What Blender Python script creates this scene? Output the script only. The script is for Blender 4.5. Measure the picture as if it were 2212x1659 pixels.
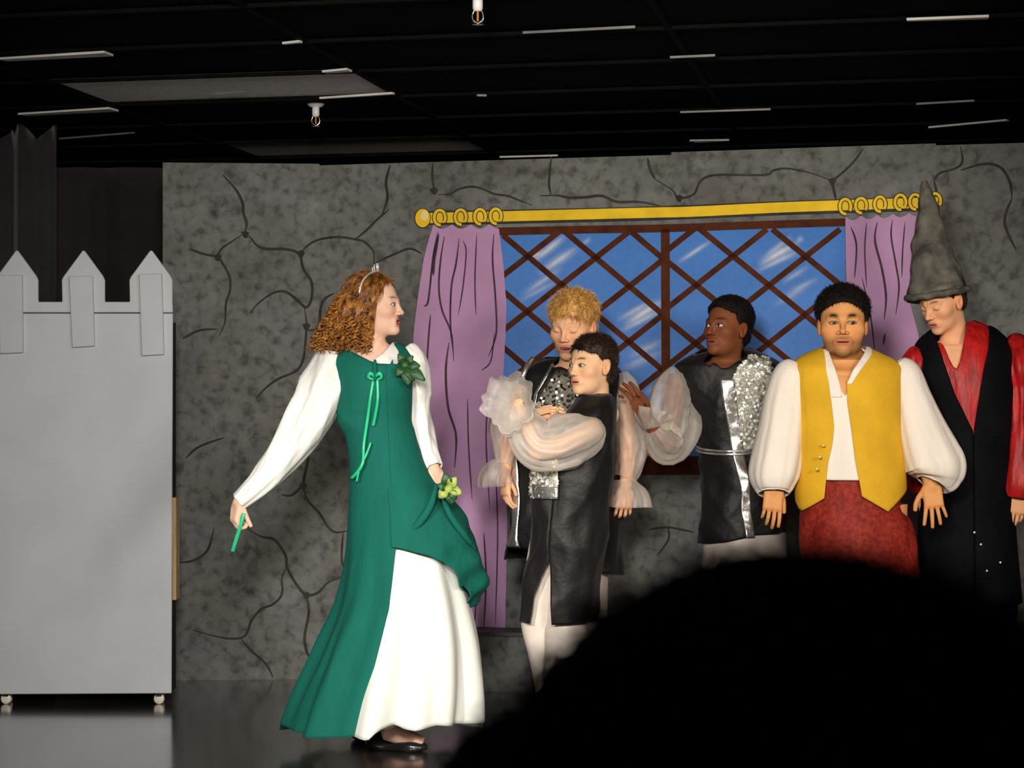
import bpy, bmesh, math
import numpy as np
for o in list(bpy.data.objects): bpy.data.objects.remove(o, do_unlink=True)
SC = bpy.context.scene
COL = SC.collection
RNG = np.random.default_rng(7)

# ------------------------------------------------------------------ camera
F = 4214.0; CX = 1106.0; HY = 850.0; EYE = 1.27          # photograph frame 2212 x 1659
cam = bpy.data.cameras.new('camera'); camo = bpy.data.objects.new('camera', cam); COL.objects.link(camo)
camo.location = (0, 0, EYE); camo.rotation_euler = (math.pi/2, 0, 0)
cam.sensor_width = 36.0; cam.lens = 36.0*F/2212.0
cam.shift_y = (HY-829.5)/2212.0
cam.clip_start = 0.05; cam.clip_end = 60
cam.dof.use_dof = True; cam.dof.focus_distance = 7.2; cam.dof.aperture_fstop = 7.5
SC.camera = camo

# ------------------------------------------------------------------ world, lights, exposure
w = bpy.data.worlds.new('world'); SC.world = w; w.use_nodes = True
w.node_tree.nodes['Background'].inputs[0].default_value = (0.75, 0.72, 0.8, 1)
w.node_tree.nodes['Background'].inputs[1].default_value = 0.004
def spot(name, loc, aim, watts, col, deg, blend=0.6, size=0.12):
    l = bpy.data.lights.new(name, 'SPOT'); l.energy = watts; l.color = col
    l.spot_size = math.radians(deg); l.spot_blend = blend; l.shadow_soft_size = size
    o = bpy.data.objects.new(name, l); COL.objects.link(o); o.location = loc
    d = np.array(aim, float)-np.array(loc, float)
    from mathutils import Vector
    o.rotation_euler = Vector(d).to_track_quat('-Z', 'Y').to_euler()
    return o
spot('stage_spot_princess', (-2.0, 2.2, 2.16), (-0.50, 7.0, 0.62), 600, (1.0, 0.95, 0.86), 22, 0.8, 0.12)
spot('stage_spot_wash', (-0.30, 1.7, 2.14), (-0.25, 7.9, 1.00), 620, (1.0, 0.95, 0.87), 56, 0.7, 0.30)
spot('stage_spot_cross', (2.3, 2.2, 2.14), (0.5, 7.6, 1.05), 300, (1.0, 0.90, 0.78), 48, 0.7, 0.40)
spot('stage_spot_centre', (0.75, 1.9, 2.14), (0.75, 7.4, 1.00), 170, (1.0, 0.90, 0.78), 40, 0.7, 0.40)
SC.view_settings.view_transform = 'Standard'; SC.view_settings.look = 'None'
SC.view_settings.gamma = 1.0; SC.view_settings.use_curve_mapping = False
SC.view_settings.exposure = 0.35

# ------------------------------------------------------------------ geometry helpers
def P(px, py, Y):                       # a point of the place seen at pixel (px,py), Y metres in front of the eye
    return np.array([(px-CX)/F*Y, Y, EYE+(HY-py)/F*Y])
BASE = {}
def link(o, parent=None):
    COL.objects.link(o)
    if parent is not None:
        o.parent = parent; BASE[o.name] = BASE.get(parent.name, np.zeros(3))
    else: BASE[o.name] = np.array(o.location)
    return o
def thing(name, label, cat, loc, group=None):
    o = bpy.data.objects.new(name, None); o.empty_display_size = .1; o.location = loc
    o['label'] = label; o['category'] = cat
    if group: o['group'] = group
    return link(o)
def tag(o, label=None, cat=None, group=None, kind=None):
    for k, v in (('label', label), ('category', cat), ('group', group), ('kind', kind)):
        if v: o[k] = v
    return o
def make_mesh(name, V, faces, col=None, smooth=True):
    V = np.asarray(V, np.float32); me = bpy.data.meshes.new(name)
    if isinstance(faces, np.ndarray):
        n, k = faces.shape
        me.vertices.add(len(V)); me.vertices.foreach_set('co', V.ravel())
        me.loops.add(n*k); me.loops.foreach_set('vertex_index', faces.astype(np.int32).ravel())
        me.polygons.add(n)
        me.polygons.foreach_set('loop_start', np.arange(0, n*k, k, dtype=np.int32))
        me.update(calc_edges=True); me.validate()
    else:
        me.from_pydata(V.tolist(), [], [list(f) for f in faces]); me.update()
    if smooth: me.polygons.foreach_set('use_smooth', np.ones(len(me.polygons), bool))
    if col is not None:
        a = me.color_attributes.new('Col', 'FLOAT_COLOR', 'POINT')
        c = np.ones((len(V), 4), np.float32); c[:, :3] = col
        a.data.foreach_set('color', c.ravel())
    return me
def obj(name, V, faces, mat, parent=None, smooth=True, col=None, solid=0, loc=None):
    V = np.asarray(V, float)
    if parent is not None: off = BASE.get(parent.name, np.zeros(3))
    else:
        off = np.array(loc) if loc is not None else np.array([V[:, 0].mean(), V[:, 1].mean(), V[:, 2].min()])
    me = make_mesh(name, V-off, faces, col, smooth)
    me.materials.append(mat)
    o = bpy.data.objects.new(name, me)
    if parent is None: o.location = off
    link(o, parent)
    if solid:
        m = o.modifiers.new('thickness', 'SOLIDIFY'); m.thickness = solid; m.offset = -1
    return o
class MB:                                # collects several pieces into one mesh
    def __init__(s): s.V = []; s.F = []; s.C = []; s.n = 0
    def add(s, V, faces, col=None):
        V = np.asarray(V, float); s.V.append(V)
        if isinstance(faces, np.ndarray): faces = faces.tolist()
        s.F += [[i+s.n for i in f] for f in faces]; s.n += len(V)
        s.C.append(np.broadcast_to(np.array(col if col is not None else (1, 1, 1), float), V.shape))
        return s
    def build(s, name, mat, parent=None, smooth=True, col=False, solid=0):
        return obj(name, np.concatenate(s.V), s.F, mat, parent, smooth, np.concatenate(s.C) if col else None, solid)
def box_geo(c, half, R=None):
    v = np.array([[x, y, z] for x in (-1, 1) for y in (-1, 1) for z in (-1, 1)], float)*np.array(half)
    if R is not None: v = v@np.array(R).T
    f = [(0, 1, 3, 2), (4, 6, 7, 5), (0, 4, 5, 1), (2, 3, 7, 6), (0, 2, 6, 4), (1, 5, 7, 3)]
    return v+np.array(c), f
def bevelled_box(name, c, half, mat, parent, bev=.004, R=None, smooth=False):
    V, f = box_geo(c, half, R); o = obj(name, V, f, mat, parent, smooth)
    m = o.modifiers.new('bevel', 'BEVEL'); m.width = bev; m.segments = 2
    return o
def prism(poly, axis_vec):               # extrude a 3D polygon along axis_vec
    poly = np.asarray(poly, float); n = len(poly)
    V = np.concatenate([poly, poly+np.array(axis_vec)])
    f = [list(range(n))[::-1], [i+n for i in range(n)]]
    f += [[i, (i+1) % n, (i+1) % n+n, i+n] for i in range(n)]
    return V, f
def lathe(prof, c, axis=(0, 0, 1), seg=16):
    ax = np.array(axis, float); ax /= np.linalg.norm(ax)
    a = np.cross(ax, (0, 1, 0) if abs(ax[1]) < .9 else (1, 0, 0)); a /= np.linalg.norm(a); b = np.cross(ax, a)
    V = []; th = np.linspace(0, 2*np.pi, seg, endpoint=False)
    for r, h in prof: V.append(np.array(c)+np.outer(np.cos(th)*r, a)+np.outer(np.sin(th)*r, b)+ax*h)
    m = len(prof)
    f = [[i*seg+j, i*seg+(j+1) % seg, (i+1)*seg+(j+1) % seg, (i+1)*seg+j] for i in range(m-1) for j in range(seg)]
    f += [list(range(seg))[::-1], [(m-1)*seg+j for j in range(seg)]]
    return np.concatenate(V), f
def smooth_keys(K, n):                   # Catmull-Rom resampling of key rows
    K = np.asarray(K, float); m = len(K); t = np.linspace(0, m-1, n); i = np.clip(t.astype(int), 0, m-2); u = (t-i)[:, None]
    p0 = K[np.clip(i-1, 0, m-1)]; p1 = K[i]; p2 = K[i+1]; p3 = K[np.clip(i+2, 0, m-1)]
    return .5*(2*p1+(p2-p0)*u+(2*p0-5*p1+4*p2-p3)*u*u+(3*p1-p0-3*p2+p3)*u**3)
def pchip(x, X, Yv):                     # smooth monotone interpolation, columns of Yv over X
    X = np.asarray(X, float); Yv = np.asarray(Yv, float); h = np.diff(X); d = np.diff(Yv, axis=0)/h[:, None]
    m = np.zeros_like(Yv); m[0] = d[0]; m[-1] = d[-1]
    s = d[:-1]*d[1:]; m[1:-1] = np.where(s > 0, 2*s/np.where(d[:-1]+d[1:] == 0, 1, d[:-1]+d[1:]), 0)
    x = np.clip(x, X[0], X[-1]); i = np.clip(np.searchsorted(X, x)-1, 0, len(X)-2); t = ((x-X[i])/h[i])[..., None]; H = h[i][..., None]
    return (1+2*t)*(1-t)**2*Yv[i]+t*(1-t)**2*H*m[i]+t*t*(3-2*t)*Yv[i+1]+t*t*(t-1)*H*m[i+1]
def grid_faces(nv, nu, wrap=False):
    a = np.arange(nv*nu).reshape(nv, nu)
    b = np.concatenate([a, a[:, :1]], 1) if wrap else a
    return np.stack([b[:-1, :-1], b[:-1, 1:], b[1:, 1:], b[1:, :-1]], -1).reshape(-1, 4)
def wob(seed, n=5, kmax=9, amp=1.0, twist=6):   # random gentle fold pattern over angle and height
    r = np.random.default_rng(seed); k = r.integers(2, kmax+1, n); ph = r.uniform(0, 6.28, n); tw = r.uniform(-twist, twist, n); a = r.uniform(.4, 1, n); a /= a.sum()
    return lambda th, v: amp*sum(a[i]*np.sin(k[i]*th+ph[i]+tw[i]*v) for i in range(n))
D90 = math.pi/2
def loft(rows, Y, th0=0., th1=2*math.pi, nu=64, nv=48, top=None, bot=None, fold=None, grow=0., expo=1.0, pts=None):
    """rows: (py, x_left, x_right, half_depth, y_offset) of a standing form at depth Y; th 0 right, 90 towards the eye."""
    K = np.array([list(r)+[0]*(5-len(r)) for r in rows], float); py0, py1 = K[0, 0], K[-1, 0]
    u = np.linspace(0, 1, nu); full = (not callable(th0)) and (not callable(th1)) and abs(th1-th0-2*math.pi) < 1e-6
    if full: u = np.linspace(0, 1, nu, endpoint=False)
    def ring(py):
        r = pchip(py, K[:, 0], K[:, 1:]); return (r[..., 0]+r[..., 1])/2, (r[..., 1]-r[..., 0])/2, r[..., 2], r[..., 3]
    v = np.linspace(0, 1, nv)[:, None]
    pyg = py0+(py1-py0)*v+0*u[None, :]
    def th_at(pyv, uu):
        xc, hw, dh, yo = ring(pyv)
        def ev(t):
            if callable(t): return t(pyv, xc, hw)
            return t
        a = ev(th0); b = ev(th1); return a+(b-a)*uu
    for it in range(3):                  # column start and end depend on the angle of the column
        th = th_at(pyg, u[None, :])
        xc, hw, dh, yo = ring(pyg)
        px = xc+hw*np.cos(th)
        t0 = top(th, px)[0:1] if top else py0
        b0 = bot(th, px)[-1:] if bot else py1
        pyg = t0+(b0-t0)*v+0*u[None, :]
    th = th_at(pyg, u[None, :]); xc, hw, dh, yo = ring(pyg)
    vv = (pyg-py0)/(py1-py0)
    s = 1+(fold(th, vv) if fold else 0)
    c = np.cos(th); sn = np.sin(th)
    if expo != 1: c = np.sign(c)*np.abs(c)**expo; sn = np.sign(sn)*np.abs(sn)**expo
    Yc = Y+yo
    X = (xc-CX)/F*Yc+(hw/F*Yc+grow)*s*c
    Yw = Yc-(dh+grow)*s*sn
    Z = EYE+(HY-pyg)/F*Yc
    V = np.stack([X, Yw, Z], -1).reshape(-1, 3)
    return V, grid_faces(nv, nu, full)
def edge(pts):                            # an opening edge traced down a front: (py, px) pairs -> angle
    A = np.array(pts, float)
    return lambda py, xc, hw: np.arccos(np.clip((np.interp(py, A[:, 0], A[:, 1])-xc)/hw, -1, 1))
def edge_back(pts):
    e = edge(pts); return lambda py, xc, hw: e(py, xc, hw)+2*math.pi
def by_px(pts, back):                     # hem or neckline height by picture column on the front, constant at the back
    A = np.array(pts, float)
    return lambda th, px: np.where(np.sin(th) > -.02, np.interp(px, A[:, 0], A[:, 1]), back)
def tube(path, seg=24, n=40, fold=None, cap=True, closed_world=False):
    """path rows: (px, py, Y, radius[, depth radius]) or world rows when closed_world."""
    K = []
    for r in path:
        p = np.array(r[:3], float) if closed_world else P(*r[:3]); K.append([*p, r[3], r[4] if len(r) > 4 else r[3]])
    S = smooth_keys(K, n); C = S[:, :3]; T = np.gradient(C, axis=0); T /= np.linalg.norm(T, axis=1)[:, None]+1e-9
    ref = np.array([0, 1., 0]); 
    if np.abs(T@ref).max() > .93: ref = np.array([.25, .25, 1.]); ref /= np.linalg.norm(ref)
    A = np.cross(T, ref); A /= np.linalg.norm(A, axis=1)[:, None]; B = np.cross(A, T)
    th = np.linspace(0, 2*np.pi, seg, endpoint=False)[None]; v = np.linspace(0, 1, n)[:, None]
    s = 1+(fold(th, v) if fold else np.zeros((n, seg)))
    V = C[:, None]+(S[:, 3, None]*s*np.cos(th))[..., None]*A[:, None]+(S[:, 4, None]*s*np.sin(th))[..., None]*B[:, None]
    V = V.reshape(-1, 3); f = grid_faces(n, seg, True).tolist()
    if cap: f += [list(range(seg))[::-1], [(n-1)*seg+j for j in range(seg)]]
    return V, f
def crease(seed, amp, n=4, kth=(1, 5), kv=(5, 20), warp=1.0):    # pinched ridges like creased cloth
    r = np.random.default_rng(seed); k = r.integers(kth[0], kth[1]+1, n)*r.choice([-1, 1], n); q = r.uniform(*kv, n)*r.choice([-1, 1], n); ph = r.uniform(0, 6.28, (n, 2)); a = r.uniform(.5, 1, n); a /= a.sum()
    return lambda th, v: amp*(sum(a[i]*2*(1-np.abs(np.sin((k[i]*th+q[i]*v+ph[i, 0]+warp*np.sin(2*th+4*v+ph[i, 1]))/2)))**2 for i in range(n))-.55)
def ribbon(path, width, n=24, nrm=(0, -1, 0)):
    K = np.array([P(*p) for p in path]); C = smooth_keys(K, n); T = np.gradient(C, axis=0); A = np.cross(T, np.array(nrm, float)); A /= np.linalg.norm(A, axis=1)[:, None]+1e-9
    V = np.stack([C-A*width/2, C+A*width/2], 1).reshape(-1, 3)
    return V, grid_faces(n, 2)

# ------------------------------------------------------------------ implicit surfaces
def sdf_mesh(fn, lo, hi, h):
    lo = np.array(lo, float); nb = np.ceil((np.array(hi)-lo)/(4*h)).astype(int); n = nb*4+1
    ax = [lo[i]+np.arange(nb[i]+1)*4*h for i in range(3)]
    G = np.stack(np.meshgrid(*ax, indexing='ij'), -1).reshape(-1, 3)
    c = fn(G).reshape(nb+1)
    m = np.full(nb, 1e9)
    for a in (0, 1):
        for b in (0, 1):
            for d in (0, 1): m = np.minimum(m, np.abs(c[a:nb[0]+a, b:nb[1]+b, d:nb[2]+d]))
    act = m < 4*h*1.5
    Dn = np.repeat(np.repeat(np.repeat(c, 4, 0), 4, 1), 4, 2)[:n[0], :n[1], :n[2]].copy()
    mask = np.zeros(n, bool)
    A4 = np.repeat(np.repeat(np.repeat(act, 4, 0), 4, 1), 4, 2)
    for a in (0, 1):
        for b in (0, 1):
            for d in (0, 1): mask[a:a+A4.shape[0], b:b+A4.shape[1], d:d+A4.shape[2]] |= A4
    idx = np.argwhere(mask); Dn[mask] = fn(lo+idx*h)
    s = Dn < 0
    cnt = np.zeros(np.array(n)-1, np.int8)
    for a in (0, 1):
        for b in (0, 1):
            for d in (0, 1): cnt += s[a:n[0]-1+a, b:n[1]-1+b, d:n[2]-1+d]
    cells = (cnt > 0) & (cnt < 8); ci = np.argwhere(cells)
    vid = np.full(cells.shape, -1, np.int64); vid[cells] = np.arange(len(ci))
    acc = np.zeros((len(ci), 3)); num = np.zeros(len(ci))
    for axn in range(3):
        for b in (0, 1):
            for d in (0, 1):
                o0 = [0, 0, 0]; others = [i for i in range(3) if i != axn]; o0[others[0]] = b; o0[others[1]] = d
                o1 = list(o0); o1[axn] = 1
                p0 = ci+o0; p1 = ci+o1
                d0 = Dn[p0[:, 0], p0[:, 1], p0[:, 2]]; d1 = Dn[p1[:, 0], p1[:, 1], p1[:, 2]]
                x = (d0 < 0) != (d1 < 0); t = np.where(x, d0/np.where(d0-d1 == 0, 1, d0-d1), 0)
                q = p0.astype(float); q[:, axn] += t
                acc += q*x[:, None]; num += x
    V = lo+acc/np.maximum(num, 1)[:, None]*h
    Fq = []
    for axn in range(3):
        sl0 = [slice(None)]*3; sl1 = [slice(None)]*3; sl0[axn] = slice(0, -1); sl1[axn] = slice(1, None)
        a = s[tuple(sl0)]; b = s[tuple(sl1)]; e = np.argwhere(a != b)
        o = [i for i in range(3) if i != axn]
        e = e[(e[:, o[0]] > 0) & (e[:, o[1]] > 0) & (e[:, o[0]] < cells.shape[o[0]]) & (e[:, o[1]] < cells.shape[o[1]])]
        ids = []
        for da, db in ((1, 1), (0, 1), (0, 0), (1, 0)):
            q = e.copy(); q[:, o[0]] -= da; q[:, o[1]] -= db; ids.append(vid[q[:, 0], q[:, 1], q[:, 2]])
        q = np.stack(ids, 1); inside = a[e[:, 0], e[:, 1], e[:, 2]]
        flip = inside if axn == 1 else ~inside
        q[flip] = q[flip][:, ::-1]; Fq.append(q)
    Fq = np.concatenate(Fq); Fq = Fq[(Fq >= 0).all(1)]
    return V, Fq
def ell(p, c, r):
    q = (p-np.array(c))/np.array(r); k0 = np.sqrt((q*q).sum(1))+1e-9; q2 = q/np.array(r); k1 = np.sqrt((q2*q2).sum(1))+1e-9
    return k0*(k0-1)/k1
def caps(p, a, b, ra, rb=None):
    rb = ra if rb is None else rb; a = np.array(a, float); b = np.array(b, float); ab = b-a
    t = np.clip(((p-a)@ab)/(ab@ab+1e-12), 0, 1)
    d = p-a-t[:, None]*ab
    return np.sqrt((d*d).sum(1))-(ra+(rb-ra)*t)
def smin(a, b, k):
    h = np.clip(.5+.5*(b-a)/k, 0, 1); return b*(1-h)+a*h-k*h*(1-h)
def smax(a, b, k): return -smin(-a, -b, k)
def rbox(p, c, half, r):
    q = np.abs(p-np.array(c))-(np.array(half)-r); return np.sqrt((np.maximum(q, 0)**2).sum(1))+np.minimum(q.max(1), 0)-r
def sinoise(p, scale, seed=0, n=6):
    r = np.random.default_rng(seed); out = 0
    for i in range(n):
        d = r.normal(size=3); d /= np.linalg.norm(d); out = out+np.sin((p@d)*scale*r.uniform(.6, 1.6)+r.uniform(0, 6.28))
    return out/n

# ------------------------------------------------------------------ materials
MATS = {}
def mat(name, col, rough=.6, metal=0., var=.12, vscale=9., bump=.15, bscale=70., coat=0., sheen=0., stretch=(1, 1, 1), spec=.5, attr=False, dark=None, detail=4.):
    if name in MATS: return MATS[name]
    m = bpy.data.materials.new(name); m.use_nodes = True; N = m.node_tree.nodes; L = m.node_tree.links; b = N['Principled BSDF']
    tc = N.new('ShaderNodeTexCoord'); mp = N.new('ShaderNodeMapping'); mp.inputs['Scale'].default_value = stretch; L.new(tc.outputs['Object'], mp.inputs['Vector'])
    nz = N.new('ShaderNodeTexNoise'); nz.inputs['Scale'].default_value = vscale; nz.inputs['Detail'].default_value = detail; L.new(mp.outputs[0], nz.inputs['Vector'])
    rp = N.new('ShaderNodeValToRGB'); rp.color_ramp.elements[0].position = .3; rp.color_ramp.elements[1].position = .7
    c0 = np.array(dark if dark else [c*(1-var) for c in col]); c1 = np.array([min(1, c*(1+var)) for c in col])
    L.new(nz.outputs['Fac'], rp.inputs['Fac'])
    if attr:
        at = N.new('ShaderNodeAttribute'); at.attribute_name = 'Col'
        rp.color_ramp.elements[0].color = (1-var,)*3+(1,); rp.color_ramp.elements[1].color = (1,)*4
        mx = N.new('ShaderNodeMix'); mx.data_type = 'RGBA'; mx.blend_type = 'MULTIPLY'; mx.inputs['Factor'].default_value = 1
        L.new(at.outputs['Color'], mx.inputs['A']); L.new(rp.outputs[0], mx.inputs['B']); L.new(mx.outputs['Result'], b.inputs['Base Color'])
    else:
        rp.color_ramp.elements[0].color = (*c0, 1); rp.color_ramp.elements[1].color = (*c1, 1); L.new(rp.outputs[0], b.inputs['Base Color'])
    b.inputs['Roughness'].default_value = rough; b.inputs['Metallic'].default_value = metal; b.inputs['Coat Weight'].default_value = coat
    b.inputs['Sheen Weight'].default_value = sheen; b.inputs['Specular IOR Level'].default_value = spec
    if bump:
        n2 = N.new('ShaderNodeTexNoise'); n2.inputs['Scale'].default_value = bscale; n2.inputs['Detail'].default_value = 5; L.new(mp.outputs[0], n2.inputs['Vector'])
        bp = N.new('ShaderNodeBump'); bp.inputs['Strength'].default_value = bump; bp.inputs['Distance'].default_value = .01; L.new(n2.outputs['Fac'], bp.inputs['Height']); L.new(bp.outputs[0], b.inputs['Normal'])
    MATS[name] = m; return m
def sheer_mat(name, col, alpha):
    m = bpy.data.materials.new(name); m.use_nodes = True; N = m.node_tree.nodes; L = m.node_tree.links; N.remove(N['Principled BSDF']); out = N['Material Output']
    tr = N.new('ShaderNodeBsdfTransparent'); df = N.new('ShaderNodeBsdfDiffuse'); tl = N.new('ShaderNodeBsdfTranslucent'); gl = N.new('ShaderNodeBsdfGlossy')
    tr.inputs[0].default_value = (.98, .95, .92, 1)
    df.inputs[0].default_value = (*col, 1); tl.inputs[0].default_value = (*col, 1); gl.inputs[0].default_value = (1, .97, .93, 1); gl.inputs['Roughness'].default_value = .5
    a1 = N.new('ShaderNodeMixShader'); a1.inputs[0].default_value = .35; L.new(df.outputs[0], a1.inputs[1]); L.new(tl.outputs[0], a1.inputs[2])
    a2 = N.new('ShaderNodeMixShader'); a2.inputs[0].default_value = .12; L.new(a1.outputs[0], a2.inputs[1]); L.new(gl.outputs[0], a2.inputs[2])
    lw = N.new('ShaderNodeLayerWeight'); lw.inputs['Blend'].default_value = .35
    nz = N.new('ShaderNodeTexNoise'); nz.inputs['Scale'].default_value = 26; tc = N.new('ShaderNodeTexCoord'); L.new(tc.outputs['Object'], nz.inputs['Vector'])
    mr = N.new('ShaderNodeMapRange'); mr.inputs['To Min'].default_value = alpha*.65; mr.inputs['To Max'].default_value = alpha*1.35; L.new(nz.outputs['Fac'], mr.inputs['Value'])
    ad = N.new('ShaderNodeMath'); ad.operation = 'MULTIPLY_ADD'; L.new(lw.outputs['Facing'], ad.inputs[0]); ad.inputs[1].default_value = .45; L.new(mr.outputs[0], ad.inputs[2]); ad.use_clamp = True
    mx = N.new('ShaderNodeMixShader'); L.new(ad.outputs[0], mx.inputs[0]); L.new(tr.outputs[0], mx.inputs[1]); L.new(a2.outputs[0], mx.inputs[2])
    L.new(mx.outputs[0], out.inputs['Surface']); MATS[name] = m; return m
# ================================================================== THE SETTING
CEIL = 1.20                                     # ceiling above the eye
ROOM = math.radians(-11.5)                      # the room is turned a little from the line of sight
cr, sr = math.cos(ROOM), math.sin(ROOM)
def room(a, b, z): return np.array([a*cr-b*sr, a*sr+b*cr, z])   # room axes: a along the back wall, b depth
def to_room(p): return np.array([p[0]*cr+p[1]*sr, -p[0]*sr+p[1]*cr])
ROT = np.array([[cr, -sr, 0], [sr, cr, 0], [0, 0, 1]])

def floor_material():
    m = mat('stage_floor', (.030, .028, .027), rough=.2, var=.25, vscale=3.0, bump=.03, bscale=14., dark=(.018, .017, .018))
    N = m.node_tree.nodes; L = m.node_tree.links; b = N['Principled BSDF']
    nz = N.new('ShaderNodeTexNoise'); nz.inputs['Scale'].default_value = 22; nz.inputs['Detail'].default_value = 6
    mr = N.new('ShaderNodeMapRange'); mr.inputs['To Min'].default_value = .16; mr.inputs['To Max'].default_value = .34
    L.new(nz.outputs['Fac'], mr.inputs['Value']); L.new(mr.outputs[0], b.inputs['Roughness']); b.inputs['Specular IOR Level'].default_value = 1.0; b.inputs['Coat Weight'].default_value = 1.0; b.inputs['Coat Roughness'].default_value = .13; return m
M_FLOOR = floor_material()
M_BLACK = mat('black_paint', (.012, .012, .013), rough=.75, var=.3, vscale=3, bump=.08, bscale=40, spec=.25)
M_TILE = mat('black_ceiling_tile', (.004, .004, .0045), rough=.9, var=.3, vscale=6, bump=0, bscale=160, spec=.03)
M_BAR = mat('black_ceiling_bar', (.004, .004, .004), rough=.8, var=.2, bump=0, spec=.04)
M_HILITE = mat('highlight_white', (.62, .60, .55), rough=.4, var=.1, bump=.02)  # pale colour standing in for strong highlights on the ceiling grid
M_HILITE_DIM = mat('highlight_grey', (.14, .135, .125), rough=.4, var=.3, vscale=12, bump=.02)  # darker copy for the fainter painted highlights
M_LENS = mat('grey_light_lens', (.78, .77, .70), rough=.6, var=.1, vscale=30, bump=.2, bscale=220)

def quad(name, pts, m, kind='structure'):
    o = obj(name, np.array(pts), [[0, 1, 2, 3]], m, None, False, loc=(0, 0, 0)); o['kind'] = kind; return o
def slab(name, a0, a1, b0, b1, z0, z1, m):
    c = room((a0+a1)/2, (b0+b1)/2, (z0+z1)/2); V, f = box_geo(c, ((a1-a0)/2, (b1-b0)/2, (z1-z0)/2), ROT)
    o = obj(name, V, f, m, None, False); o['kind'] = 'structure'; return o
slab('floor', -5.0, 5.0, -1.6, 10.6, -.06, 0, M_FLOOR)
slab('wall_back', -5.0, 5.0, 10.6, 10.7, 0, 2.6, M_BLACK)
slab('wall_left', -5.1, -5.0, -1.6, 10.7, 0, 2.6, M_BLACK)
slab('wall_right', 5.0, 5.1, -1.6, 10.7, 0, 2.6, M_BLACK)
slab('wall_house', -5.0, 5.0, -1.7, -1.6, 0, 2.6, M_BLACK)
ZC = EYE+CEIL
ceiling = slab('ceiling', -5.0, 5.0, -1.6, 10.6, ZC+.012, ZC+.06, M_BLACK)
def ceil_at(px, py):
    Y = CEIL*F/(HY-py); return P(px, py, Y)
# lay-in grid: two-by-four-foot tiles, lined up with the pale panel seen above the princess
q0 = to_room(ceil_at(258, 235)); q1 = to_room(ceil_at(850, 195))
TA, TB = 1.24, .62
a_ref = (q0[0]+q1[0])/2-TA/2; b_ref = (q0[1]+q1[1])/2
tileV, tileF = box_geo((0, 0, 0), (TA/2-.006, TB/2-.006, .006), ROT)
tile_me = make_mesh('ceiling_tile', tileV, tileF, smooth=False); tile_me.materials.append(M_TILE)
lens_me = tile_me.copy(); lens_me.materials.clear(); lens_me.materials.append(M_LENS)
q2 = to_room(ceil_at(785, 328)); LENS2 = (int(math.floor((q2[0]-a_ref)/TA)), int(math.floor((b_ref-q2[1])/TB)))
for i in range(-2, 3):
    for j in range(-7, 8):                      # b = b_ref - j*TB .. nearer as j grows
        c = room(a_ref+(i+.5)*TA, b_ref-(j+.5)*TB, ZC+.010)
        bb = to_room(c)
        if not (-4.4 < bb[0] < 4.4 and 3.2 < bb[1] < 10.2): continue
        is_lens = (i, j) in ((0, 0), LENS2)
        o = bpy.data.objects.new('light_lens' if is_lens else 'ceiling_tile', lens_me if is_lens else tile_me)
        COL.objects.link(o); o.parent = ceiling; o.location = c-np.array(ceiling.location)+np.array([0, 0, .004 if is_lens else 0])
        if is_lens: o['label'] = 'pale grey lens of an unlit ceiling light'
def ceil_bar(a0, b0, a1, b1, wd=.024, m=M_BAR, z=ZC-.004, name='grid_bar', h=.006):
    p = room(a0, b0, z); q = room(a1, b1, z); d = q-p; Ln = np.linalg.norm(d); d /= Ln
    R = np.stack([d, np.cross((0, 0, 1), d), (0, 0, 1)], 1)
    V, f = box_geo((p+q)/2, (Ln/2, wd/2, h), R); return obj(name, V, f, m, ceiling, False)
for j in range(-7, 8):
    b = b_ref-j*TB
    if 3.2 < b < 10.4: ceil_bar(-4.4, b, 4.4, b)
for i in range(-2, 4):
    a = a_ref+i*TA; ceil_bar(a, 3.2, a, 10.4, wd=.022, z=ZC-.003)
# pale strips added along the grid, painting in its bright highlights
def highlight(x0, y0, x1, y1, wd=.012):
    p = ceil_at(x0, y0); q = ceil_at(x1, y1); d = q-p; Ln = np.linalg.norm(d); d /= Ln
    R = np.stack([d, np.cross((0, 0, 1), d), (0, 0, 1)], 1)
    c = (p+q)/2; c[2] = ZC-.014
    V, f = box_geo(c, (Ln/2, wd/2, .004), R); V[:2, 1] += wd*.45; o = obj('highlight_strip', V, f, M_HILITE if wd >= .018 else M_HILITE_DIM, ceiling, False)
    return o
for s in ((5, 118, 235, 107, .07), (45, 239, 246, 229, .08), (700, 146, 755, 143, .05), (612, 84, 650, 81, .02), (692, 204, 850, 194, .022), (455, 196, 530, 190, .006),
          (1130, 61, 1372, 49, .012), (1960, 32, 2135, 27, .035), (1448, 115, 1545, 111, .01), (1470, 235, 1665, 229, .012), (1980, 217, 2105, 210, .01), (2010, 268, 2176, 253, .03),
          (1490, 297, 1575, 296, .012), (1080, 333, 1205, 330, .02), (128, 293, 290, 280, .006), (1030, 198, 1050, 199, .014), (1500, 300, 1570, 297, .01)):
    highlight(*s)

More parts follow.
